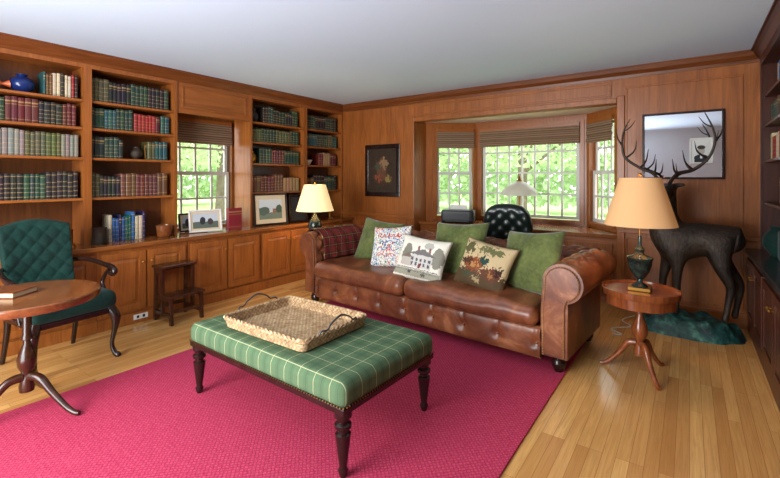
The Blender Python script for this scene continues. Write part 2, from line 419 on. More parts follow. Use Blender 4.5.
trim(G().prism([(YB-x,CH+z) for x,z in CP],'X',XF,XRF),M_cornice)
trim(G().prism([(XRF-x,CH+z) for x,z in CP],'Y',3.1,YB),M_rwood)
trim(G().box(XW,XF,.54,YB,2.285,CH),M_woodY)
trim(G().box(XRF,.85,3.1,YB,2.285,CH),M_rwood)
def rectmold(axis,pos,dirn,a0,a1,z0,z1,mat,w=.02,t=.009):
    g=G(); p0,p1=sorted((pos,pos+dirn*t))
    for (b0,b1,c0,c1) in ((a0,a1,z0,z0+w),(a0,a1,z1-w,z1),(a0,a0+w,z0+w,z1-w),(a1-w,a1,z0+w,z1-w)):
        if axis=='Y': g.box(b0,b1,p0,p1,c0,c1)
        else: g.box(p0,p1,b0,b1,c0,c1)
    trim(g,mat,bevel=.004)
trim(G().box(XF-.04,XF,2.22,3.09,1.97,2.285),M_woodY); rectmold('X',XF,1,2.27,3.04,2.02,2.25,M_woodY)
rectmold('Y',YB,-1,-.52,.38,.86,2.2,M_woodZ)
rectmold('Y',YB,-1,-4.0,-3.06,.14,.72,M_woodZ); rectmold('Y',YB,-1,-.52,.38,.16,.72,M_woodZ)
rectmold('Y',YB,-1,-2.92,-.64,2.12,2.26,M_woodX)
trim(G().box(XF,-2.97,YB-.028,YB,.76,.8).box(-.59,XRF,YB-.028,YB,.76,.8),M_woodX,bevel=.006)
trim(G().box(-3.04,-2.97,YB-.025,YB,0,2.115).box(-.59,-.52,YB-.025,YB,0,2.115).box(-2.97,-.59,YB-.025,YB,2.045,2.1),M_woodZ,bevel=.006)
G().box(-.52,XRF,YB-.018,YB,0,.13).obj('baseboard_back',M_woodX,bevel=.004,**ST)

# ---------------------------------------------------------------- built-ins
SH=[1.127,1.478,1.74,1.98]
def bookcase(face,y0,y1,rz,zb,label,matv,shelves=SH,top=2.285):
    w=y1-y0; e=thing('bookcase',label,'bookcase',(face,(y0+y1)/2,zb),rz,group='built-in bookcases')
    h=top-zb; q=w/2
    g=G().box(-.3,0,-q,-q+.02,0,h).box(-.3,0,q-.02,q,0,h).box(-.3,-.285,-q+.02,q-.02,0,h,1).box(-.285,0,-q+.02,q-.02,h-.025,h)
    g.box(0,.012,-q,-q+.03,0,h).box(0,.012,q-.03,q,0,h).box(0,.012,-q+.03,q-.03,h-.035,h)
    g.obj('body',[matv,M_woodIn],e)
    for z in shelves:
        G().box(-.284,-.012,-q+.021,q-.021,z-zb-.022,z-zb).obj('shelf',M_woodY if matv is M_woodZ else matv,e,bevel=.003)
    return e
def door_mesh(w,h):
    g=G(); q=w/2; f=.055
    g.box(0,.012,-q,q,0,h)
    g.box(.012,.022,-q,-q+f,0,h).box(.012,.022,q-f,q,0,h).box(.012,.022,-q+f,q-f,0,f).box(.012,.022,-q+f,q-f,h-f,h)
    a,b2=q-f-.008,q-f-.035; z0,z1=f+.008,f+.035
    g.add([(.012,-a,z0),(.012,a,z0),(.012,a,h-z0),(.012,-a,h-z0),(.021,-b2,z1),(.021,b2,z1),(.021,b2,h-z1),(.021,-b2,h-z1)],
      [(4,5,6,7),(0,1,5,4),(1,2,6,5),(2,3,7,6),(3,0,4,7)])
    return g
def basecab(face,y0,y1,rz,label,mat,depth=.5,h=.68):
    w=y1-y0;q=w/2; e=thing('base_cabinet',label,'cabinet',(face,(y0+y1)/2,0),rz,group='built-in base cabinets')
    G().box(-depth,0,-q+.0015,q-.0015,0,h).box(0,.014,-q+.0015,q-.0015,0,.1).obj('body',mat,e,bevel=.002)
    dw=(w-.075)/2
    for sgn in (-1,1):
        d=door_mesh(dw,h-.16).obj('door',mat,e,loc=(.001,sgn*(dw/2+.008),.125))
        G().lathe([(.004,0),(.004,.012),(.011,.018),(.011,.024),(.004,.03)],n=12).obj('knob',M_brass,d,loc=(.022,-sgn*(dw/2-.03),h-.26),rot=(0,pi/2,0),smooth=40)
    return e
YS=[.56,1.44,2.22,3.09,3.97,YB-.002]
for i in range(5):
    if i!=2: bookcase(XF,YS[i],YS[i+1],0,CT,'tall cherry wood built-in bookcase filled with books',M_woodZ)
    basecab(XB,YS[i],YS[i+1],0,'cherry base cabinet with two raised panel doors',M_woodZ)
ct=G().box(XW+.005,XB+.035,.54,YB-.03,.68,CT).obj('countertop',M_counter,bevel=.006,label='long cherry wood counter over base cabinets',category='countertop')
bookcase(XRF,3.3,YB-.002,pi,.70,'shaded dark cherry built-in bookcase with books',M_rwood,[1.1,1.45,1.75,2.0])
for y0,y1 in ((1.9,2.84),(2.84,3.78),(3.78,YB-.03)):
    basecab(XRB,y0,y1,pi,'shaded dark red wood base cabinet under stone counter',M_rwood,.4,.66)
G().box(XRB-.03,.845,1.9,YB-.03,.66,.70).obj('countertop',M_dcounter,bevel=.005,label='dark polished stone counter over base cabinets',category='countertop')
G().box(0,.006,-.06,.06,-.022,.022).box(.006,.008,-.035,-.015,-.012,.012,1).box(.006,.008,.015,.035,-.012,.012,1).obj('power_outlet',[M_white,M_plastic],loc=(XB+.014,1.78,.055),label='small white power outlet on cabinet plinth',category='outlet')
e=thing('window_bench','cherry wood window bench filling the bay','window seat',(-1.78,4.85,0))
def loc2(ps): return [(x+1.78,y-4.85) for x,y in ps]
G().prism(loc2([(-2.96,4.86),(-2.96,5.01),(-2.415,5.45),(-1.005,5.45),(-.6,5.01),(-.6,4.86)]),'Z',0,.68).obj('body',M_woodX,e)
G().prism(loc2([(-2.96,4.81),(-2.96,5.01),(-2.415,5.45),(-1.005,5.45),(-.6,5.01),(-.6,4.81)]),'Z',.68,.72).obj('bench_top',M_counter,e,bevel=.005)
for i in range(4):
    g=door_mesh(.54,.5); g.xf(Matrix.Rotation(-pi/2,4,'Z')); g.obj('panel',M_woodZ,e,loc=(-.86+.575*i,.01,.12))

# ---------------------------------------------------------------- books
bg=G().box(-.98,-.04,0,.09,0,1).box(-.98,-.04,.91,1,0,1).prism([(-.04,0),(-.005,.12),(.01,.35),(.01,.65),(-.005,.88),(-.04,1)],'Z',0,1)
bg.box(-.95,-.041,.091,.909,.025,.975,1)
bookA=bg.obj('book',[M_bookA,M_pages]); bookB=bg.obj('book',[M_bookB,M_pages])
bookA_me,bookB_me=bookA.data,bookB.data
bpy.data.objects.remove(bookA); bpy.data.objects.remove(bookB)
CN={'green':(30,60,46),'teal':(28,80,80),'red':(140,32,34),'maroon':(88,30,32),'brown':(100,62,40),'tan':(156,122,86),'black':(32,30,32),'cream':(194,180,150),'navy':(28,40,74),'blue':(42,90,140),'grey':(118,114,106),'olive':(76,80,50)}
nb=[0]
def book(color,x,y,z,t,h,d,rz=0,group='books',bands=None,lie=False,tilt=0):
    me=bookA_me if (bands if bands is not None else random.random()<.6) else bookB_me
    o=bpy.data.objects.new('book',me); COL.objects.link(o); nb[0]+=1
    c=[min(255,max(8,k+random.randint(-8,8))) for k in CN[color]]; o.color=s(*c)
    o.scale=(d,t,h); o.location=(x,y,z); o.rotation_euler=(0,0,rz)
    if lie: o.rotation_euler=(pi/2,0,rz)
    if tilt: o.rotation_euler=(tilt,0,rz)
    o['label']='%s %s book %s'%(color,'leather-bound gilt-banded' if me is bookA_me else 'cloth-bound','lying flat' if lie else 'standing upright on a wooden shelf')
    o['category']='book'; o['group']=group; return o
def row(face,y0,y1,z,pal,h=(.18,.22),t=(.028,.042),grp='books',set_len=5,inv=False,lean=False):
    y=y0; k=0; c=None
    while True:
        if k<=0:
            c=random.choice([p for p in pal if p!=c] or pal); k=random.randint(max(1,set_len//2),set_len); hh=random.uniform(*h); tt=random.uniform(*t); bb=random.random()<.65
        th=tt*random.uniform(.85,1.12); h1=hh*random.uniform(.96,1.02)
        if y+th>y1: break
        d=random.uniform(.14,.16)
        if not inv: book(c,face-.05,y,z,th,h1,d,0,grp,bb)
        else: book(c,face+.05,y+th,z,th,h1,d,pi,grp,bb)
        y+=th+.0015; k-=1
P=lambda b,z:(YS[b]+.035,YS[b+1]-.035)
row(XF,1.15,1.40,1.98,['cream','red','teal','black','brown'],(.18,.21),(.018,.03),'books on the top shelf of the first bookcase',2)
a,b_=P(0,0)
row(XF,a,b_,1.74,['green','black','brown','maroon'],(.17,.2),(.03,.04),'books on the upper shelf of the first bookcase',6)
row(XF,a,b_,1.478,['tan','brown','olive','grey'],(.19,.21),(.032,.04),'books on the middle shelf of the first bookcase',9)
row(XF,a,b_,1.127,['green','black','brown'],(.20,.23),(.032,.042),'books on the lower shelf of the first bookcase',8)
a,b_=P(1,0)
row(XF,a,b_,1.98,['green','olive','black'],(.19,.22),(.034,.042),'books on the top shelf of the second bookcase',7)
row(XF,a,a+.36,1.74,['green','teal'],(.17,.2),(.032,.042),'books on the upper shelf of the second bookcase',5)
row(XF,a+.365,b_-.1,1.74,['red','maroon'],(.17,.19),(.032,.042),'books on the upper shelf of the second bookcase',6)
row(XF,b_-.095,b_,1.74,['teal'],(.17,.19),(.032,.042),'books on the upper shelf of the second bookcase',6)
row(XF,a,a+.30,1.478,['green','black'],(.17,.2),(.032,.042),'books on the middle shelf of the second bookcase',4)
row(XF,b_-.22,b_,1.478,['teal','olive'],(.17,.19),(.03,.042),'books on the middle shelf of the second bookcase',4)
row(XF,a,b_,1.127,['brown','olive','maroon','black'],(.18,.24),(.032,.045),'books on the lower shelf of the second bookcase',5)
row(XF,a+.15,a+.47,CT,['blue','teal','navy','cream'],(.2,.28),(.02,.035),'books on the counter below the second bookcase',2)
a,b_=P(3,0)
row(XF,a+.2,b_,1.98,['green','black'],(.17,.22),(.04,.05),'books on the top shelf of the third bookcase',5)
row(XF,a,b_,1.74,['green','olive'],(.16,.19),(.04,.05),'books on the upper shelf of the third bookcase',9)
row(XF,a+.15,b_,1.478,['maroon','green','brown'],(.16,.19),(.04,.05),'books on the middle shelf of the third bookcase',6)
row(XF,a,b_,1.127,['tan','maroon','brown'],(.17,.22),(.042,.055),'books on the lower shelf of the third bookcase',6)
a,b_=P(4,0)
row(XF,a,b_,1.98,['green','black'],(.17,.21),(.042,.052),'books on the top shelf of the corner bookcase',5)
row(XF,a,b_,1.74,['green','teal','olive'],(.17,.2),(.042,.052),'books on the upper shelf of the corner bookcase',5)
row(XF,a+.28,b_,1.478,['tan','maroon','brown'],(.15,.19),(.042,.052),'books on the middle shelf of the corner bookcase',4)
row(XF,a,b_,1.127,['green','black','brown'],(.17,.22),(.042,.055),'books on the lower shelf of the corner bookcase',5)
row(XRF,3.9,4.35,2.0,['red','blue','cream'],(.17,.2),(.035,.045),'books on the top shelf by the stag',3,True)
row(XRF,3.7,4.69,1.75,['green','teal','brown'],(.16,.19),(.035,.045),'books on the upper shelf by the stag',4,True)
row(XRF,3.9,4.69,1.45,['cream','red','olive'],(.17,.22),(.035,.045),'books on the middle shelf by the stag',4,True)
row(XRF,3.7,4.3,1.10,['brown','green','navy'],(.18,.24),(.035,.045),'books on the lower shelf by the stag',4,True)
def fin(o,label,cat,group=None):
    o['label']=label;o['category']=cat
    if group:o['group']=group
    return o
fin(G().lathe([(.035,0),(.04,.005),(.075,.04),(.085,.075),(.07,.11),(.035,.13),(.03,.14),(.04,.15),(.03,.15),(.02,.13)],n=24).obj('vase',M_teal,loc=(XF-.12,1.03,1.98),smooth=50),'round glossy cobalt blue vase on top shelf','vase')
g=G(); g.tube(spath([(0,-.12,.05,.012),(0,-.07,.055,.03),(0,0,.06,.042),(0,.07,.06,.03),(0,.11,.055,.012),(0,.15,.06,.03)],5),n=10,flat=1.0)
g.box(-.004,.004,-.03,.04,.09,.125).box(-.01,.01,-.02,.02,0,.025)
fin(g.obj('fish_figurine',M_rust,loc=(XF-.1,.80,1.98),smooth=50),'rust orange carved fish figurine on top shelf','figurine')
def picframe(name,label,w,h,loc,rz,matf,matp,fw=.03,tilt=0,mat_w=0,cat='picture',stand=False):
    e=thing(name,label,cat,loc,rot=(tilt,0,rz))
    g=G()
    for (x0,x1,z0,z1) in ((-w/2,w/2,0,fw),(-w/2,w/2,h-fw,h),(-w/2,-w/2+fw,fw,h-fw),(w/2-fw,w/2,fw,h-fw)):
        g.box(x0,x1,-.022,0,z0,z1)
    g.obj('frame',matf,e,bevel=.006)
    if mat_w:
        a,b2=w/2-fw,fw; g=G()
        for (x0,x1,z0,z1) in ((-a,a,fw,fw+mat_w),(-a,a,h-fw-mat_w,h-fw),(-a,-a+mat_w,fw+mat_w,h-fw-mat_w),(a-mat_w,a,fw+mat_w,h-fw-mat_w)): g.box(x0,x1,-.012,-.009,z0,z1)
        g.obj('mat_board',M_pages,e)
    g=G().box(-w/2+fw*.7,w/2-fw*.7,-.009,-.004,-(h/2)+fw*.7,h/2-fw*.7); g.obj('picture',matp,e,loc=(0,0,h/2))
    if stand: G().prism([(.0,0),(.09,0),(.0,h*.7)],'X',-.02,.02).obj('easel_back',M_dark,e)
    return e
M_land=paint('landscape_print',s(205,212,210),[('r',0,-.14,.4,.1,s(120,130,110)),('e',-.1,-.02,.09,.05,s(90,105,90)),('r',.08,-.02,.05,.03,s(150,110,90)),('e',.12,.0,.05,.05,s(80,95,80))],distort=.02)
M_snap=paint('snapshot_print',s(190,196,200),[('r',0,-.05,.3,.04,s(90,100,90)),('e',-.03,.0,.03,.04,s(50,50,55)),('e',.05,-.01,.03,.035,s(70,60,60))])
M_still=paint('dark_oil_painting',s(40,32,26),[('e',0,-.12,.17,.09,s(70,46,30)),('e',-.02,.02,.1,.16,s(94,62,44)),('e',.03,.1,.06,.07,s(130,104,74)),('e',-.07,-.1,.05,.05,s(124,64,42)),('e',.09,-.12,.05,.04,s(130,112,60)),('e',-.08,.06,.04,.06,s(64,70,54))],distort=.1,base2=s(66,50,34),nscale=16)
picframe('picture_frame','white framed snapshot leaning in window niche',.34,.24,(-4.22,2.52,CT+.003),pi/2-.25,M_white,M_snap,.02,-.2,.02,stand=True)
picframe('picture_frame','black framed document behind the snapshot',.26,.2,(-4.38,2.44,CT+.003),pi/2,M_ebony,M_snap,.018,-.15,.02,stand=True)
picframe('picture_frame','dark framed landscape print with wide mat on counter',.46,.39,(-4.17,3.34,CT+.003),pi/2-.15,M_ebony,M_land,.025,-.1,.05)
picframe('picture_frame','plain black frame standing on counter',.26,.36,(-4.15,3.76,CT+.003),pi/2-.3,M_ebony,M_plastic,.03,-.1)
book('red',-4.2,2.78,CT,.17,.24,.05,0,'items in the window niche',False)
picframe('oil_painting','dark framed still life oil painting on wood panelling',.60,.73,(-3.5,YB-.002,1.04),0,M_ebony,M_still,.06,0)
def pot(label,cat,name,x,y,z,sc,mat,prof=None):
    prof=prof or [(.03,0),(.035,.01),(.06,.05),(.055,.09),(.03,.12),(.034,.135),(.025,.135)]
    return fin(G().lathe([(r*sc,h*sc) for r,h in prof],n=20).obj(name,mat,loc=(x,y,z),smooth=50),label,cat)
pot('dark ginger jar on upper shelf','jar','jar',XF-.12,3.22,1.98,1.2,M_plastic)
pot('small brown pottery jug on shelf','jug','jug',XF-.12,3.2,1.478,1.1,M_brass)
pot('small cream bowl on corner shelf','bowl','bowl',XF-.12,4.12,1.478,1.0,M_white,[(.03,0),(.04,.01),(.07,.06),(.075,.075),(.07,.075),(.04,.02)])
pot('dark bronze bowl on counter','bowl','bowl',-4.2,4.1,CT,1.4,M_bronze,[(.03,0),(.04,.01),(.07,.06),(.075,.075),(.07,.075),(.04,.02)])
pot('brass candlestick on counter','candlestick','candlestick',-4.2,4.4,CT,1.0,M_brass,[(.05,0),(.045,.01),(.012,.03),(.012,.1),(.02,.12),(.01,.14),(.02,.2),(.015,.2)])
pot('grey pottery jar on shelf','jar','jar',XF-.1,1.88,1.478,.9,M_bronze)
pot('dark pewter tankard beside blue books','tankard','tankard',-4.22,1.52,CT,1.2,M_bronze,[(.05,0),(.052,.01),(.045,.05),(.045,.11),(.05,.12),(.04,.12)])
pot('brown woven basket on counter','basket','basket',-4.2,2.07,CT,1.2,M_tabletop,[(.04,0),(.05,.01),(.06,.08),(.062,.1),(.055,.1),(.045,.02)])
pot('brass desk clock on counter','clock','clock',-4.2,1.27,CT,1.1,M_brass,[(.06,0),(.06,.02),(.045,.03),(.045,.13),(.05,.14),(.02,.16)])
picframe('picture_frame','small silver framed photo on shelf',.12,.16,(XF-.08,2.0,1.478),pi/2,M_brass,M_snap,.012,-.1,stand=True)
pot('dark green vase on stone counter','vase','vase',.56,4.35,.70,1.7,M_greenvelvet)
G().softbox((0,0,.11),.2,.26,.22,.02,0,6).obj('storage_box',M_greenvelvet,loc=(.62,4.0,.70),smooth=50,label='dark green leather box on stone counter',category='box')

# ---------------------------------------------------------------- rug
g=G().box(-3.07,-.67,-.9,3.75,.0005,.011)
g.obj('rug',M_rug,bevel=.004,label='large rose red woven area rug under ottoman and sofa',category='rug')

# ---------------------------------------------------------------- sofa
SA=-4.2; SL=(-1.955,2.965,0)
sofa=thing('sofa','brown leather chesterfield sofa with tufting and rolled arms','sofa',SL,math.radians(SA))
IX,IY=1.145,.66
prof=[(0,.12),(0,.3),(.0,.42),(.004,.50),(.010,.56)]
RC=(.140,.61); RR_=.130
for i in range(0,25):
    an=math.radians(165-i*10); prof.append((RC[0]+RR_*math.cos(an),RC[1]+RR_*math.sin(an)))
prof+=[(.175,.45),(.172,.3),(.172,.12)]
def resample(pr,step):
    out=[pr[0]];acc=[0];tot=0
    for a,b2 in zip(pr,pr[1:]):
        L=math.hypot(b2[0]-a[0],b2[1]-a[1]); n=max(1,round(L/step))
        for i in range(1,n+1):
            t=i/n; out.append((a[0]+(b2[0]-a[0])*t,a[1]+(b2[1]-a[1])*t)); tot+=L/n; acc.append(tot)
    return out,acc
pr,acc=resample(prof,.013)
nrm=[]
for i in range(len(pr)):
    a=pr[max(0,i-1)];b2=pr[min(len(pr)-1,i+1)]
    t=Vector((b2[0]-a[0],b2[1]-a[1])).normalized(); nrm.append((-t.y,t.x))
def tuft(u,v,p=.19,q=.15):
    a=u/p+v/q; b2=u/p-v/q
    return (abs(math.sin(pi*a))*abs(math.sin(pi*b2)))**.45
def fade(v):
    a0=.20; a1=.78
    return max(0,min(1,(v-a0)/.05))*max(0,min(1,(a1-v)/.05))
n1=50; n2=170
path=[('L',i/n1) for i in range(n1+1)]+[('B',i/n2) for i in range(1,n2)]+[('R',1-i/n1) for i in range(n1+1)]
vs=[]
for (k,t) in path:
    for i,(o,z) in enumerate(pr):
        f=fade(acc[i])
        if k=='L': x=-(IX+o); y=t*(IY+o); u=y; dx,dy=(-1,0)
        elif k=='R': x=IX+o; y=t*(IY+o); u=y; dx,dy=(1,0)
        else: x=-(IX+o)+t*2*(IX+o); y=IY+o; u=x; dx,dy=(0,1)
        edge=min(1,max(0,(u-.02)/.05)) if k!='B' else 1
        hgt=(tuft(u+.04 if k!='B' else u,acc[i]-.2,.19,.15)-.6)*.030*f*edge
        no,nz_=nrm[i]; vs.append((x+dx*no*hgt,y+dy*no*hgt,z+nz_*hgt))
m=len(pr); N=len(path); fs=[]
for j in range(N-1):
    for i in range(m-1): fs.append((j*m+i,j*m+i+1,(j+1)*m+i+1,(j+1)*m+i))
    fs.append((j*m,(j+1)*m,(j+1)*m+m-1,j*m+m-1))
g=G(); g.add(vs,fs+[tuple(range(m)),tuple((N-1)*m+i for i in range(m))])
g.obj('back_and_arms',M_leather,sofa,smooth=70)
g=G()
def prof_at(v):
    for i in range(len(acc)-1):
        if acc[i+1]>=v: return i
    return len(acc)-1
for jj in range(1,8):
    v=.2+jj*.075
    if not(.24<v<.76): continue
    i=prof_at(v); o,z=pr[i]; no,nz_=nrm[i]
    for k in range(-16,17):
        if (k+jj)%2: continue
        u=k*.19/2
        if abs(u)<IX+o-.04: g.ball((u,IY+o+no*-.012,z+nz_*-.012),.011,8)
        for sg in (-1,1):
            uu=k*.19/2-.04
            if .05<uu<IY+o-.05: g.ball((sg*(IX+o+no*-.012),uu,z+nz_*-.012),.011,8)
g.obj('button',M_leather,sofa,smooth=60,kind='stuff')
def nailpath(g,pts,step,r=.0048):
    acc2=0
    for a,b2 in zip(pts,pts[1:]):
        a=Vector(a);b2=Vector(b2); L=(b2-a).length
        while acc2<L: g.ball(a+(b2-a)*(acc2/L),r,6); acc2+=step
        acc2-=L
for sg in (-1,1):
    poly=[]
    for i in range(0,len(prof)):
        o,z=prof[i]
        if i<5: poly.append((o+.02,z+(.01 if i==0 else 0)))
        elif i<30: an=math.radians(165-(i-5)*10); poly.append((RC[0]+(RR_-.02)*math.cos(an),RC[1]+(RR_-.02)*math.sin(an)))
        else: poly.append((o-.02,z+(.01 if i==len(prof)-1 else 0)))
    g=G(); g.prism([(sg*(IX+o),z) for o,z in poly],'Y',-.014,.002)
    g.obj('scroll_panel',M_leather,sofa,bevel=.006,smooth=40)
    g=G(); nailpath(g,[(sg*(IX+o),-.014,z) for o,z in poly],.018); g.obj('nail_trim',M_nail,sofa,kind='stuff')
g=G(); vs=[];fs=[]; nx=220; nz2=22
for i in range(nx+1):
    x=-IX+2*IX*i/nx
    for j in range(nz2+1):
        z=.085+.215*j/nz2; q=j/nz2
        ed=(max(0,1-abs(2*q-1)**5))**.5
        xm=((x/.28+.5)%1-.5)*.28; dz=z-.19; r2=(xm*xm+dz*dz)
        dimple=math.exp(-r2/(.035**2)); crease=math.exp(-(xm/.012)**2)*.35
        h=.004+ed*(.036-.022*max(dimple,crease))+.003*noise.noise(Vector((x*9,z*9,2)))*ed
        vs.append((x,.02-h,z))
for i in range(nx):
    for j in range(nz2): a=i*(nz2+1)+j; fs.append((a,a+nz2+1,a+nz2+2,a+1))
g.add(vs,fs); g.box(-IX,IX,.017,IY+.0,.085,.298); g.obj('front_rail',M_leather,sofa,smooth=60)
g=G()
for k in range(-4,5):
    g.ball((k*.28,-.002,.19),.011,8)
g.obj('button',M_leather,sofa,smooth=60,kind='stuff')
g=G(); nailpath(g,[(-IX,.004,.09),(IX,.004,.09)],.018); g.obj('nail_trim',M_nail,sofa,kind='stuff')
for sg in (-1,1):
    g=G().softbox((0,0,0),IX-.012,.71,.14,.06,.04,34); 
    for i,v in enumerate(g.v):
        n_=noise.noise(Vector((v[0]*3.2+sg*3,v[1]*4,v[2])))*.032+noise.noise(Vector((v[0]*12+sg*3,v[1]*8,v[2])))*.010
        sag=-.018*math.exp(-((v[0])/.25)**2)*max(0,min(1,(.35-v[1])/.5))
        g.v[i]=(v[0],v[1]+n_*.35,v[2]+((n_+sag) if v[2]>0 else 0))
    g.obj('seat_cushion',M_leather,sofa,loc=(sg*(IX/2-.002),.285,.37),smooth=60)
for x,y in ((-1.24,.07),(1.24,.07),(-1.24,.76),(1.24,.76)):
    G().lathe([(.028,.011),(.032,.02),(.045,.05),(.045,.075),(.03,.095),(.04,.1),(.04,.12)],n=16).obj('leg',M_ebony,sofa,loc=(x,y,0),smooth=40)
MS=Matrix.Translation(SL)@Matrix.Rotation(math.radians(SA),4,'Z')
g=G(); vs=[];fs=[]
idx=[i for i in range(len(pr)) if .33<acc[i]<.94]; cols=32
for c in range(cols+1):
    y=.08+.58*c/cols
    for k,i in enumerate(idx):
        o,z=pr[i]; no,nz_=nrm[i]; h=.024+.004*math.sin(c*.8+k*.12)
        vs.append((-(IX+o)-no*h,y+.010*math.sin(k*.15),z+nz_*h))
mk=len(idx)
for c in range(cols):
    for k in range(mk-1): a=c*mk+k; fs.append((a,a+1,a+mk+1,a+mk))
g.add(vs,fs); ob=g.obj('throw_blanket',M_redplaid,smooth=70,label='red tartan throw draped over the sofa arm',category='blanket')
md=ob.modifiers.new('th','SOLIDIFY'); md.thickness=.01; md.offset=0; ob.matrix_world=MS

def pillow(name,label,w,h,t,mats,lx,ly,zc,tilt,yaw=0,roll=0,stitch=None):
    n=26; vs=[];fs=[]; g=G()
    def th_(u,v): return t/2*max(0,(1-u**2)*(1-v**2))**.42
    for side in (1,-1):
        for i in range(n+1):
            for j in range(n+1):
                u=-1+2*i/n; v=-1+2*j/n
                e=(1-u**2)*(1-v**2)
                wr=(noise.noise(Vector((u*2+lx*5,v*2,side)))*.02+noise.noise(Vector((u*5+lx*5,v*4,side)))*.007)*min(1,e*3) if not stitch else 0
                x=w/2*u*(1-.09*(1-v*v)); z=h/2*v*(1-.09*(1-u*u))
                vs.append((x,-side*(th_(u,v)+wr),z))
    N1=(n+1)**2
    for sd in (0,1):
        for i in range(n):
            for j in range(n):
                a=sd*N1+i*(n+1)+j; fs.append((a,a+n+1,a+n+2,a+1))
    g.add(vs,fs)
    bmv=g.obj(name,mats,smooth=80,label=label,category='pillow')
    bm=bmesh.new(); bm.from_mesh(bmv.data); bmesh.ops.remove_doubles(bm,verts=bm.verts[:],dist=.0005); bmesh.ops.recalc_face_normals(bm,faces=bm.faces[:]); bm.to_mesh(bmv.data); bm.free()
    M=MS@Matrix.Translation((lx,ly,zc))@Matrix.Rotation(yaw,4,'Z')@Matrix.Rotation(tilt,4,'X')@Matrix.Rotation(roll,4,'Y')
    bmv.matrix_world=M
    for (pts,mt,r) in (stitch or []):
        P=[]
        for (u,v) in spath(pts,8):
            P.append((w/2*u*(1-.09*(1-v*v)),-(th_(u,v)+.001),h/2*v*(1-.09*(1-u*u))))
        G().tube(P,r,6).obj('embroidery',mt,bmv,smooth=60)
    return bmv
R=math.radians
def embroid(name):
    m,nt,b=newmat(name,.9,spec=.1); v=coords(nt)
    vo=nd(nt,'ShaderNodeTexVoronoi'); vo.inputs['Scale'].default_value=34; nt.links.new(v,vo.inputs['Vector'])
    sp=nd(nt,'ShaderNodeSeparateColor'); nt.links.new(vo.outputs['Color'],sp.inputs[0])
    c=ramp(nt,sp.outputs[0],[(0,s(40,90,150)),(.35,s(60,110,90)),(.55,s(190,60,50)),(.75,s(90,120,160)),(.9,s(60,60,60))])
    for e in nt.nodes:
        if e.bl_idname=='ShaderNodeValToRGB': e.color_ramp.interpolation='CONSTANT'
    wv=noise_(nt,v,38,5,1.5)
    mk=math_(nt,'LESS_THAN',math_(nt,'ABSOLUTE',math_(nt,'SUBTRACT',wv,.5)),.035)
    mk2=math_(nt,'MULTIPLY',math_(nt,'LESS_THAN',vo.outputs['Distance'],.3),math_(nt,'GREATER_THAN',sp.outputs[1],.5))
    nt.links.new(mix(nt,math_(nt,'MAXIMUM',mk,mk2),s(226,222,208),c),b.inputs['Base Color']); return m
M_emb=embroid('embroidered_cotton')
M_redth,_,_=newmat('red_embroidery_thread',.8,0,s(190,40,40)); M_blth,_,_=newmat('blue_embroidery_thread',.8,0,s(50,90,150))
M_gyth,_,_=newmat('grey_embroidery_thread',.8,0,s(80,80,82))
HS=[('e',-.13,.03,.05,.08,s(124,122,108)),('e',.17,.02,.05,.09,s(132,130,116)),('e',.07,.11,.05,.03,s(170,168,156)),
 ('r',.03,-.035,.10,.055,s(196,192,184)),('t',.03,.02,.13,.06,s(110,106,104)),('r',-.11,-.05,.05,.035,s(180,172,160)),('t',-.11,-.015,.065,.04,s(120,100,90))]
for k in range(5):
    HS.append(('r',-.05+.04*k,-.02,.009,.014,s(84,86,92)))
    if k!=2: HS.append(('r',-.05+.04*k,-.06,.009,.014,s(84,86,92)))
HS+=[('r',.03,-.07,.011,.022,s(110,60,54)),('r',-.02,.075,.01,.022,s(124,88,80)),('r',.09,.07,.01,.022,s(124,88,80)),('r',0,-.135,.22,.028,s(150,148,128)),('r',0,-.1,.2,.003,s(90,90,92)),('r',0,-.12,.2,.003,s(110,108,104)),('e',-.06,-.13,.02,.012,s(70,70,74)),('e',.08,-.14,.025,.012,s(90,84,76))]
M_house=paint('house_embroidery',s(224,218,202),HS,distort=.016,nscale=60)
M_bird=paint('game_bird_tapestry',s(186,164,124),[('r',0,-.13,.3,.07,s(76,58,36)),('e',-.06,-.01,.09,.06,s(124,66,36)),('e',.02,.03,.04,.035,s(34,60,52)),('e',-.14,.0,.06,.02,s(66,44,30)),('e',.1,-.06,.08,.05,s(90,52,32)),('e',.16,-.02,.03,.03,s(52,28,22)),('e',.05,.12,.12,.03,s(96,96,60)),('e',-.15,.11,.05,.05,s(84,80,48)),('e',-.05,-.02,.04,.02,s(170,122,72)),('e',.1,-.07,.03,.02,s(146,98,56)),('e',-.1,-.1,.05,.025,s(60,66,44)),('e',.0,-.12,.04,.02,s(150,130,90))],distort=.07,nscale=34)
sq_=[([(-.62,.42),(-.58,.62),(-.45,.6),(-.5,.45),(-.36,.42),(-.26,.58),(-.18,.42),(-.04,.44),(0,.62),(.06,.42),(.16,.44),(.24,.55),(.3,.42),(.4,.44),(.46,.6),(.52,.4),(.64,.46)],M_redth,.004),
     ([(-.5,.1),(-.35,.22),(-.15,.12),(.1,.24),(.3,.1),(.5,.2)],M_blth,.0035),([(-.6,-.2),(-.4,-.08),(-.2,-.25),(.1,-.1),(.3,-.28),(.58,-.15)],M_blth,.0035),
     ([(-.5,-.5),(-.3,-.42),(-.1,-.55),(.2,-.42),(.45,-.52)],M_redth,.0035),([(-.2,.0),(-.1,-.15),(.05,.02),(.2,-.02)],M_gyth,.003)]
pillow('throw_pillow','olive green velvet pillow beside tartan throw',.52,.48,.16,M_olive,-.74,.50,.63,R(-22),R(6),R(6))
pillow('throw_pillow','white pillow with colourful embroidered drawings',.43,.43,.14,M_emb,-.43,.33,.63,R(-24),R(10),R(-6),sq_)
pillow('throw_pillow','cream pillow with an embroidered house scene',.49,.40,.14,M_house,.07,.14,.60,R(-26),R(6),R(5))
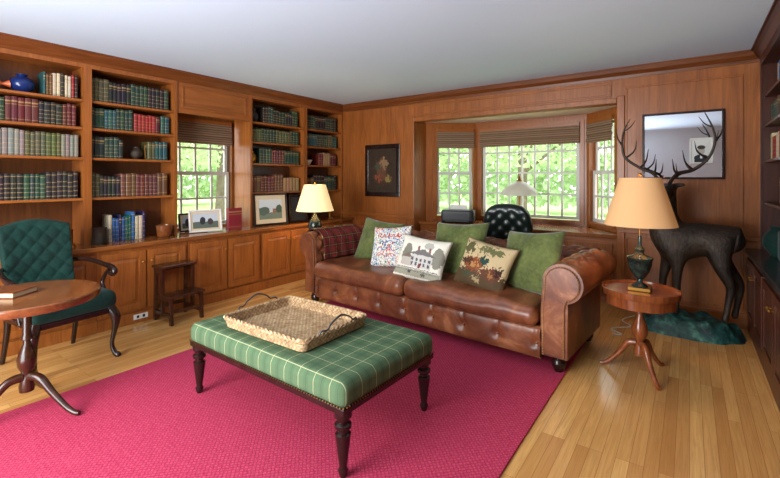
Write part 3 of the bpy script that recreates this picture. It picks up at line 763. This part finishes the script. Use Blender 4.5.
pillow('throw_pillow','olive green velvet pillow behind the house pillow',.56,.52,.17,M_olive,.25,.44,.66,R(-22),R(-4),R(-4))
pillow('throw_pillow','tapestry pillow with game birds in brown tones',.47,.40,.14,M_bird,.64,.18,.61,R(-26),R(-4),R(8))
pillow('throw_pillow','olive green velvet pillow against the rolled arm',.54,.50,.17,M_olive,.94,.34,.66,R(-22),R(-20),R(-6))

# ---------------------------------------------------------------- ottoman
ot=thing('ottoman','green plaid upholstered ottoman on turned dark legs','ottoman',(-1.80,1.70,0),R(-1.5))
OW,OD=1.27,.74
g=G().softbox((0,0,.374),OW,OD,.112,.038,.010,32)
for i,v in enumerate(g.v):
    if v[2]>.42:
        x,y,z=v; dx=((x/.21+.5)%1-.5)*.21; dy=((y/.21+.5)%1-.5)*.21
        g.v[i]=(x,y,z-.004*math.exp(-(dx*dx+dy*dy)/.02**2)+.002*noise.noise(Vector((x*7,y*7,0))))
g.obj('cushion',M_greenplaid,ot,smooth=60)
G().box(-OW/2+.006,OW/2-.006,-OD/2+.006,OD/2-.006,.296,.324).obj('wood_rail',M_ebony,ot,bevel=.004)
g=G(); rr=rrect(OW/2-.001,OD/2-.001,.02,.331); nailpath(g,rr+[rr[0]],.017,.0045); g.obj('nail_trim',M_nail,ot,kind='stuff')
LP=[(.012,.0),(.016,.012),(.02,.03),(.014,.045),(.016,.055),(.022,.11),(.028,.165),(.03,.188),(.02,.195),(.02,.204),(.032,.216),(.032,.23),(.022,.238),(.026,.258),(.034,.263),(.034,.285)]
for sx in (-1,1):
    for sy in (-1,1):
        G().lathe([(r*1.15,z) for r,z in LP],n=20).obj('leg',M_ebony,ot,loc=(sx*(OW/2-.045),sy*(OD/2-.045),.011),smooth=40)
tr=thing('serving_tray','rectangular wicker tray with grey iron handles','tray',(-1.86,1.665,.4415),R(0))
TW,TD=.66,.50
G().box(-TW/2+.02,TW/2-.02,-TD/2+.02,TD/2-.02,.0,.012).obj('tray_base',M_wicker,tr)
g=G()
for k in range(5):
    g.tube(rrect(TW/2-.012+k*.002,TD/2-.012+k*.002,.03,.010+k*.0095),.0085,7,closed=True)
g.obj('tray_wall',M_wicker,tr,smooth=60)
g=G()
base=rrect(TW/2,TD/2,.035,.057,4); pts=[]
B=[Vector(p) for p in base]+[Vector(base[0])]
for a,b2 in zip(B,B[1:]):
    L=(b2-a).length; n=max(1,int(L/.009))
    for i in range(n): pts.append((a+(b2-a)*(i/n)))
for ph in (0,2*pi/3,4*pi/3):
    g.tube([(p.x+.006*math.cos(i*.55+ph),p.y+.006*math.cos(i*.55+ph),p.z+.007*math.sin(i*.55+ph)) for i,p in enumerate(pts)],.0075,6,closed=True)
g.obj('braided_rim',M_wicker,tr,smooth=60)
for sg in (-1,1):
    x=sg*TW/2
    G().tube(spath([(x,-.15,.05,.005),(x+sg*.012,-.135,.08,.005),(x+sg*.02,-.10,.08,.0045),(x+sg*.02,-.07,.105,.0045),(x+sg*.022,0,.13,.0055),(x+sg*.02,.07,.105,.0045),(x+sg*.02,.10,.08,.0045),(x+sg*.012,.135,.08,.005),(x,.15,.05,.005)],5),n=8).obj('handle',M_iron,tr,smooth=60)

# ---------------------------------------------------------------- tripod tables
def tripod(name,label,loc,r,h,mat,topmat,cr,apron=False,rot0=0,legr=None,scal=0):
    e=thing(name,label,'table',loc,rot0)
    sq=(lambda a:1+scal*abs(math.cos(4*a))) if scal else None
    n=64 if scal else 48
    if apron:
        G().lathe([(r*.85,h-.10),(r*.9,h-.095),(r*.9,h-.03),(r,h-.028),(r*1.02,h-.015),(r*1.02,h+.012),(r*.97,h+.012),(r*.96,h)],n=n,sq=sq).obj('table_top',topmat,e,smooth=35)
    else:
        G().lathe([(r*.9,h-.05),(r*.97,h-.045),(r,h-.028),(r,h-.006),(r*.985,h)],n=n).obj('table_top',topmat,e,smooth=35)
        G().box(-r*.6,r*.6,-.03,.03,h-.075,h-.051).obj('bearer',mat,e)
    zt=h-.10 if apron else h-.051
    G().lathe([(cr*1.5,.12),(cr*1.6,.15),(cr*1.1,.2),(cr*1.0,.22),(cr*1.9,.26),(cr*2.0,.30),(cr*1.5,.34),(cr*.8,.38),(cr*.75,.40),(cr*1.2,.405),(cr*1.2,.42),(cr*.9,.43),(cr*1.0,zt-.04),(cr*1.8,zt-.02),(cr*2.2,zt)] if h>.5 else [],n=20).obj('pedestal',mat,e,smooth=40)
    lr=legr or r*.85
    for k in range(3):
        a=k*2*pi/3
        pts=[(.0+cr*.9,0,.2,.024),(cr+.06*lr/.3,0,.19,.022),(lr*.5,0,.12,.018),(lr*.78,0,.045,.015),(lr*.94,0,.017,.014),(lr*1.04,0,.013,.013)]
        c_,s_=math.cos(a),math.sin(a)
        g=G().tube([(p[0]*c_,p[0]*s_,p[2],p[3]) for p in spath(pts,5)],n=10); g.obj('leg',mat,e,smooth=60)
    return e
tripod('tea_table','round mahogany pedestal table with splayed legs',(-2.965,.72,.012),.335,.65,M_dark,M_tabletop,.022,False,R(150),legr=.30)
tripod('side_table','small round carved mahogany pedestal table with deep apron',(-.27,3.25,0),.222,.555,M_honey,M_honey,.024,True,R(-60),legr=.23,scal=.03)
e=thing('book','worn tan leather book lying on round table','book',(-3.05,.645,.663),R(35))
G().box(-.12,.12,-.08,.08,0,.004).box(-.12,.12,-.08,.08,.026,.03).box(-.12,-.114,-.08,.08,.004,.026).obj('cover',M_honey,e)
G().box(-.113,.115,-.075,.075,.0045,.0255).obj('pages',M_pages,e)

# ---------------------------------------------------------------- lamps
def lamp(label,loc,baseprof,bm_,rb,rt,z0,z1,sm,fz,matf,sqf=False):
    e=thing('table_lamp',label,'lamp',loc)
    if sqf: G().box(-.065,.065,-.065,.065,0,.022).obj('foot',matf,e,bevel=.003)
    G().lathe(baseprof,n=28).obj('lamp_base',bm_,e,smooth=50)
    G().lathe([(rb,z0),(rb+.003,z0),(rt+.003,z1),(rt,z1),(rb,z0)],n=48,cap=False).obj('lamp_shade',sm,e,smooth=50)
    g=G().tube([(0,0,baseprof[-1][1]),(0,0,z1+.01)],.004,8)
    for k in range(3): g.tube([(0,0,z1-.015),(rt*math.cos(k*2.09),rt*math.sin(k*2.09),z1-.008)],.002,5)
    g.ball((0,0,z1+.022),.012,10); g.obj('stem_and_finial',M_brass,e,smooth=50)
    return e
lamp('table lamp with green marble urn base and tan shade',(-.27,3.25,.556),[(.05,.022),(.04,.035),(.018,.05),(.016,.07),(.03,.08),(.055,.12),(.07,.17),(.073,.20),(.078,.205),(.078,.215),(.06,.222),(.03,.235),(.02,.25),(.03,.27),(.012,.29),(.01,.36)],M_greenurn,.212,.118,.43,.745,M_shadeTan,.7,M_brass,True)
lamp('table lamp with dark ceramic base and glowing cream shade',(-3.64,3.56,.60),[(.055,0),(.05,.02),(.03,.035),(.07,.08),(.085,.14),(.06,.2),(.03,.24),(.02,.26),(.01,.30)],M_greenurn,.22,.125,.31,.62,M_shadeCream,.6,M_brass)
def point(loc,e,c=(1,.75,.45),r=.03):
    l=bpy.data.lights.new('bulb','POINT'); l.energy=e; l.color=c; l.shadow_soft_size=r
    o=bpy.data.objects.new('bulb_light',l); COL.objects.link(o); o.location=loc
point((-.27,3.25,1.14),6); point((-3.64,3.56,1.07),9)
e=thing('end_table','small dark end table beside the sofa arm','table',(-3.62,3.62,0))
G().box(-.125,.125,-.14,.14,.575,.60).obj('table_top',M_dark,e,bevel=.004)
G().box(-.11,.11,-.12,.12,.50,.574).obj('apron',M_dark,e)
for sx in (-1,1):
    for sy in (-1,1): G().lathe([(.012,0),(.016,.5)],n=10).obj('leg',M_dark,e,loc=(sx*.09,sy*.10,0),smooth=40)
e=thing('table_lamp','brass lamp with frosted glass dome shade on window bench','lamp',(-1.70,5.12,.72))
G().lathe([(.08,0),(.085,.012),(.06,.03),(.02,.045),(.012,.08),(.02,.12),(.012,.16),(.01,.36),(.02,.40)],n=24).obj('lamp_base',M_brass,e,smooth=50)
G().lathe([(.225,.37),(.21,.415),(.155,.475),(.085,.52),(.035,.54),(.03,.545),(.03,.539),(.08,.512),(.15,.467),(.205,.41),(.221,.37)],n=36,cap=False).obj('lamp_shade',M_lglass,e,smooth=50)
G().lathe([(.035,.54),(.04,.55),(.02,.565),(.012,.595),(.004,.615)],n=16).obj('finial',M_brass,e,smooth=50)
e=thing('printer','black desktop printer on the window bench','printer',(-2.48,5.03,.72),R(20))
G().softbox((0,0,.085),.42,.28,.16,.02,0,8).obj('body',M_plastic,e,smooth=50)
G().box(-.15,.15,-.18,-.138,.02,.03).obj('paper_tray',M_plastic,e)
G().box(-.11,.11,.05,.056,.15,.22).obj('paper_sheet',M_white,e,rot=(0,0,0))

# ---------------------------------------------------------------- office chair
e=thing('office_chair','dark green leather swivel desk chair seen from behind','chair',(-1.55,4.42,0),R(8))
g=G().softbox((0,0,0),.50,.13,.54,.06,0,30)
for i,v in enumerate(g.v):
    x,y,z=v; k=(z/.27)
    tf=(tuft(x,z,.13,.13)-.6)*.022*max(0,1-(abs(x)/.24)**4)*max(0,1-(abs(z)/.26)**4) if abs(y)>.05 else 0
    g.v[i]=(x*(1-.16*max(0,k)**2),y-.25*x*x+(tf if y>0 else -tf),z-.06*abs(x/.25)**3*max(0,k))
g.obj('backrest',M_black,e,loc=(0,-.2,.77),rot=(R(10),0,0),smooth=60)
G().softbox((0,.08,.46),.52,.5,.12,.05,.01,8).obj('seat',M_black,e,smooth=60)
for sg in (-1,1): G().tube(spath([(sg*.26,-.18,.45,.018),(sg*.31,-.16,.58,.018),(sg*.31,.0,.65,.024),(sg*.3,.16,.64,.022),(sg*.27,.2,.5,.016)],5),n=8).obj('armrest',M_black,e,smooth=60)
G().lathe([(.035,.1),(.035,.2),(.022,.21),(.022,.40)],n=16).obj('gas_column',M_plastic,e,smooth=40)
g=G()
for k in range(5):
    a=k*2*pi/5; g.tube([(0,0,.12,.025),(.26*math.cos(a),.26*math.sin(a),.075,.016)],n=8)
    g.ball((.26*math.cos(a),.26*math.sin(a),.03),.03,10)
g.obj('wheel_base',M_plastic,e,smooth=50)

# ---------------------------------------------------------------- green armchair
e=thing('armchair','dark green tufted armchair with curved wooden arms','chair',(-3.63,1.06,0),R(6))
G().softbox((0,0,.42),.54,.52,.12,.045,.02,14).obj('seat',M_greenvelvet,e,smooth=60)
G().box(-.255,.255,-.245,.245,.325,.362).obj('seat_rail',M_ebony,e,bevel=.006)
g=G(); vs=[];fs=[]; nu,nv=60,66
for side in (0,1):
    for i in range(nu+1):
        for j in range(nv+1):
            u=-1+2*i/nu; v=j/nv
            hh=.51+.045*math.cos(u*pi*.5)**1.0; wd=.205+.015*v
            y=u*wd; z=v*hh
            ed=max(0,(1-abs(u)**6)*(1-abs(2*v-1)**6))**.4
            t=(tuft(y,z-.28,.105,.115)-.5)*.014 if side==0 else 0
            x=(.05+t)*ed if side==0 else -.045*ed
            x+=.05*abs(u)**2.5
            vs.append((x-.24*v*1.0*.55,y,z+.44))
N1=(nu+1)*(nv+1)
for sd in (0,1):
    for i in range(nu):
        for j in range(nv): a=sd*N1+i*(nv+1)+j; fs.append((a,a+nv+1,a+nv+2,a+1))
g.add(vs,fs); g.obj('backrest',M_greenvelvet,e,loc=(-.23,-.025,0),smooth=70)
for sg in (-1,1):
    G().tube(spath([(-.28,sg*.21,.665,.016),(-.18,sg*.265,.665,.016),(-.02,sg*.295,.64,.018),(.09,sg*.30,.625,.022),(.14,sg*.295,.60,.022),(.125,sg*.29,.575,.015),(.09,sg*.285,.58,.012)],6),n=10).obj('armrest',M_ebony,e,smooth=60)
    G().tube(spath([(.08,sg*.29,.61,.014),(.03,sg*.285,.565,.013),(.01,sg*.275,.50,.014),(.07,sg*.262,.44,.016),(.09,sg*.25,.35,.018)],6),n=10).obj('arm_support',M_ebony,e,smooth=60)
    G().tube(spath([(.225,sg*.22,.36,.034),(.255,sg*.245,.29,.032),(.25,sg*.24,.2,.02),(.235,sg*.23,.1,.014),(.25,sg*.24,.035,.017),(.27,sg*.255,.014,.02),(.28,sg*.26,.004,.012)],6),n=12).obj('leg',M_ebony,e,smooth=60)
    G().tube(spath([(-.225,sg*.21,.36,.024),(-.24,sg*.21,.22,.019),(-.30,sg*.215,.003,.015)],6),n=10).obj('leg',M_ebony,e,smooth=60)

# ---------------------------------------------------------------- step stool
e=thing('step_stool','dark wooden two-step library stool against cabinets','step stool',(-3.85,2.03,0))
HW=.165
G().box(-.17,.02,-HW,HW,.48,.502).obj('step',M_dark,e,bevel=.005)
G().box(.0,.17,-HW,HW,.24,.262).obj('step',M_dark,e,bevel=.005)
for sg in (-1,1):
    y=sg*(HW-.025)
    g=G(); g.prism([(-.16,0),(-.125,0),(-.115,.48),(-.15,.48)],'Y',y-.012,y+.012)
    g.prism([(.125,0),(.16,0),(.15,.24),(.115,.24)],'Y',y-.012,y+.012)
    g.prism([(-.03,0.06),(0,.06),(.0,.48),(-.03,.48)],'Y',y-.012,y+.012)
    g.box(-.14,.14,y-.01,y+.01,.06,.095); g.box(-.13,.13,y-.01,y+.01,.205,.24); g.box(-.13,-.01,y-.01,y+.01,.43,.479)
    g.obj('side_frame',M_dark,e)
for (x0,x1,z0,z1) in ((-.15,-.135,.1,.13),(.13,.145,.1,.13),(-.145,-.13,.44,.479)):
    G().box(x0,x1,-HW+.038,HW-.038,z0,z1).obj('stretcher',M_dark,e)

# ---------------------------------------------------------------- mirror
e=thing('wall_mirror','square wall mirror in slim dark wooden frame','mirror',(-.06,YB-.003,1.29))
w,h=.62,.62; g=G(); fw=.018
for (x0,x1,z0,z1) in ((-w/2,w/2,0,fw),(-w/2,w/2,h-fw,h),(-w/2,-w/2+fw,fw,h-fw),(w/2-fw,w/2,fw,h-fw)): g.box(x0,x1,-.03,0,z0,z1)
g.obj('frame',M_ebony,e,bevel=.004)
a=w/2-fw
G().box(-a,a,-.012,-.006,fw,h-fw).obj('mirror_glass',M_mirror,e)
M_port=paint('portrait_print',s(206,206,202),[('r',0,-.1,.05,.05,s(40,40,44)),('e',0,.0,.026,.038,s(164,156,148)),('e',0,.03,.030,.018,s(60,56,54)),('e',0,-.065,.052,.032,s(44,44,48)),('r',0,-.05,.008,.02,s(220,220,220))],distort=.003)
picframe('portrait_photo','black and white portrait photograph propped before the mirror',.17,.23,(.085,YB-.036,1.43),0,M_white,M_port,.012)

# ---------------------------------------------------------------- stag
st=thing('stag_statue','dark bronze stag statue with large antlers on green rock','statue',(.0,4.34,0))
def skin(name,J,E,mat,parent,sub=2):
    names=list(J); me=bpy.data.meshes.new(name); me.from_pydata([J[n][0] for n in names],[(names.index(a),names.index(b)) for a,b in E],[])
    o=bpy.data.objects.new(name,me); COL.objects.link(o); o.parent=parent
    md=o.modifiers.new('skin','SKIN'); md.use_smooth_shade=True
    lay=me.skin_vertices[0] if me.skin_vertices else None
    if lay is None:
        bm=bmesh.new(); bm.from_mesh(me); bm.verts.layers.skin.verify(); bm.to_mesh(me); bm.free(); lay=me.skin_vertices[0]
    for i,n in enumerate(names):
        r=J[n][1]; lay.data[i].radius=r if isinstance(r,tuple) else (r,r); lay.data[i].use_root=(i==0)
    md=o.modifiers.new('sub','SUBSURF'); md.levels=sub; md.render_levels=sub
    me.materials.append(mat); return o
J={'hip':((.20,0,.805),(.14,.15)),'rump':((.29,0,.80),(.115,.13)),'tail':((.36,0,.75),(.028,.034)),'loin':((.10,0,.80),(.13,.145)),'belly':((.0,0,.78),(.14,.165)),'chest':((-.10,0,.78),(.145,.185)),'brisket':((-.17,-.01,.83),(.12,.15)),
 'neck1':((-.19,-.03,.95),(.105,.125)),'neck2':((-.18,-.05,1.08),(.082,.096)),'poll':((-.165,-.07,1.215),(.058,.062)),'face':((-.165,-.15,1.195),(.047,.052)),'muzzle':((-.16,-.235,1.135),(.032,.036)),'nose':((-.158,-.265,1.115),(.026,.026))}
E=[('hip','rump'),('rump','tail'),('hip','loin'),('loin','belly'),('belly','chest'),('chest','brisket'),('brisket','neck1'),('neck1','neck2'),('neck2','poll'),('poll','face'),('face','muzzle'),('muzzle','nose')]
for n,sg in (('a',-1),('b',1)):
    dx=.035*sg
    J.update({'st'+n:((.20+dx*.3,sg*.08,.63),(.074,.094)),'hk'+n:((.305+dx,sg*.08,.43),(.034,.038)),'fl'+n:((.275+dx,sg*.08,.24),(.023,.023)),'ho'+n:((.26+dx,sg*.08,.15),(.029,.029)),
      'el'+n:((-.12-dx,sg*.075,.605),(.05,.06)),'kn'+n:((-.14-dx*1.5,sg*.075,.42),(.032,.032)),'pf'+n:((-.14-dx*1.5,sg*.075,.24),(.022,.022)),'fh'+n:((-.155-dx*1.5,sg*.075,.15),(.028,.028)),
      'er'+n:((-.165+sg*.065,-.05,1.235),(.018,.024)),'et'+n:((-.165+sg*.135,-.05,1.245),(.008,.011))})
    E+=[('hip','st'+n),('st'+n,'hk'+n),('hk'+n,'fl'+n),('fl'+n,'ho'+n),('chest','el'+n),('el'+n,'kn'+n),('kn'+n,'pf'+n),('pf'+n,'fh'+n),('poll','er'+n),('er'+n,'et'+n)]
skin('body',J,E,M_bronze,st)
AK=.78
arnd=random.Random(5)
for sg in (-1,1):
    g=G(); X0=-.17
    def sc4(l): return [(p[0]+(arnd.uniform(-.012,.012) if i else 0),p[1]+(arnd.uniform(-.012,.012) if i else 0),p[2]+(arnd.uniform(-.012,.012) if i else 0),p[3]*AK) for i,p in enumerate(l)]
    beam=sc4([(X0+sg*.03,-.07,1.25,.018),(X0+sg*.09,-.03,1.33,.017),(X0+sg*.20,.0,1.38,.016),(X0+sg*.29,.0,1.47,.015),(X0+sg*.33,-.02,1.60,.013),(X0+sg*.31,-.04,1.72,.010),(X0+sg*.26,-.06,1.83,.004)])
    g.tube(spath(beam,6),n=8)
    def at(k,l):
        bx,by,bz,_=beam[k]; return [(bx,by,bz,l[0])]+[(bx+sg*dx_,by+dy_,bz+dz_,r_) for (dx_,dy_,dz_,r_) in l[1:]]
    for tl_ in (at(1,[.010,(-.02,-.09,.03,.008),(-.03,-.16,.12,.002)]),at(2,[.010,(-.05,-.07,.06,.007),(-.07,-.1,.16,.002)]),
        at(3,[.009,(-.07,-.03,.06,.007),(-.09,-.04,.15,.002)]),at(4,[.009,(.04,.03,.07,.006),(.055,.04,.16,.002)]),at(5,[.007,(-.05,-.01,.03,.005),(-.09,-.01,.09,.002)])):
        g.tube(spath(tl_,6),n=7)
    g.obj('antler',M_antler,st,smooth=60)
g=G(); vs=[];fs=[]; nr,na=14,64
for i in range(nr+1):
    for k in range(na):
        a=2*pi*k/na; rr=i/nr; ed=1+.16*noise.noise(Vector((math.cos(a)*2,math.sin(a)*2,3)))
        x=.38*rr*math.cos(a)*ed-.02; y=.20*rr*math.sin(a)*ed
        z=.15*(1-rr**6)+ .07*noise.noise(Vector((x*11,y*11,1)))*(1 if i<nr else 0)
        vs.append((x,y,max(0.0,z) if i<nr else 0.0))
for i in range(nr):
    for k in range(na): fs.append((i*na+k,i*na+(k+1)%na,(i+1)*na+(k+1)%na,(i+1)*na+k))
fs.append(tuple(nr*na+k for k in range(na))); g.add(vs,fs); g.obj('rock_base',M_verd,st,smooth=30)

g=G(); g.tube(spath([(-.42,4.55,.006),(-.5,4.35,.006),(-.42,4.2,.006),(-.55,4.05,.006),(-.46,3.95,.006),(-.52,3.9,.006)],8),.005,6)
g.obj('extension_lead',M_white,smooth=60,label='pale electrical cable lying loosely on oak floor',category='cable')

# ---------------------------------------------------------------- outside
G().box(-40,30,5.8,40,-.5,-.402).box(-40,-4.9,-20,5.8,-.5,-.402).obj('lawn',M_grass,label='bright green lawn outside the windows',category='lawn',kind='stuff')
rnd=random.Random(3)
def leaves(n,fn,s0,s1):
    vs=[];fs=[]
    for k in range(n):
        c=Vector(fn()); u=Vector((rnd.gauss(0,1),rnd.gauss(0,1),rnd.gauss(0,1))).normalized(); w=u.orthogonal().normalized(); sz=rnd.uniform(s0,s1)
        o=len(vs); vs+=[c-u*sz,c+w*sz*.7,c+u*sz,c-w*sz*.7]; fs.append((o,o+1,o+2,o+3))
    return G().add(vs,fs)
def tree(x,y,h,r):
    e=thing('tree','leafy spring tree outside the windows','tree',(x,y,-.4),group='garden trees')
    g=G(); g.tube(spath([(0,0,0.0,.2),(.05,.02,h*.4,.14),(-.05,.05,h*.8,.07),(0,0,h,.03)],5),n=10)
    for k in range(5):
        a=k*1.3; g.tube(spath([(0,0,h*(.3+.08*k),.07),(math.cos(a)*r*.5,math.sin(a)*r*.5,h*(.45+.08*k),.04),(math.cos(a)*r*.85,math.sin(a)*r*.85,h*(.55+.08*k),.02)],4),n=6)
    g.obj('trunk',M_bark,e,smooth=60)
    def f():
        a=rnd.uniform(0,2*pi); q=rnd.random()**.5*r; return (math.cos(a)*q,math.sin(a)*q,h*rnd.uniform(.34,1.1))
    leaves(5200,f,.04,.09).obj('foliage',M_leaf,e,kind='stuff')
for t in ((-9.3,13.5,6,2.2),(-4.6,14,6,2.3),(.2,14,6,2.2),(-13.5,3.5,6,2.2),(-13.5,8.6,6,2.3),(-19.5,6,7,3),(-18,13,7,3)): tree(*t)
leaves(20000,lambda:(rnd.uniform(-24,10),rnd.uniform(20,22.5),rnd.uniform(0,7)),.14,.26).obj('hedge',M_hedge,kind='stuff',label='tall pale green hedge beyond the lawn',category='hedge')
leaves(15000,lambda:(rnd.uniform(-27,-25),rnd.uniform(-4,20),rnd.uniform(0,7)),.14,.26).obj('hedge',M_hedge,kind='stuff',label='tall pale green hedge along the garden side',category='hedge')

# ---------------------------------------------------------------- light
w=bpy.data.worlds.new('sky'); S.world=w; w.use_nodes=True
bgn=w.node_tree.nodes['Background']; bgn.inputs['Color'].default_value=(.92,.97,1,1); bgn.inputs['Strength'].default_value=4.6
def area(loc,target,size,e,c=(1,1,1),sy=None):
    l=bpy.data.lights.new('fill','AREA'); l.energy=e; l.size=size; l.color=c
    if sy: l.shape='RECTANGLE'; l.size_y=sy
    o=bpy.data.objects.new('fill_light',l); COL.objects.link(o); o.location=loc
    o.rotation_euler=(Vector(target)-Vector(loc)).to_track_quat('-Z','Y').to_euler()
area((-2.3,-1.4,1.7),(-1.6,3.9,1.0),1.9,132,(1,.985,.96),1.2)  # added fill from behind the camera, not a lamp of the room
area((-1.9,-1.0,.55),(-1.5,2.6,2.4),1.8,165,(.86,.945,1))  # added upward fill to brighten the ceiling, stands for no real lamp
# camera
cam=bpy.data.cameras.new('camera'); co=bpy.data.objects.new('camera',cam); COL.objects.link(co)
co.location=(0,0,1.3); co.rotation_euler=(pi/2,0,R(35.5)); cam.sensor_width=36; cam.lens=420/780*36; cam.shift_y=-61/780; cam.clip_start=.05
S.camera=co
print('books',nb[0])
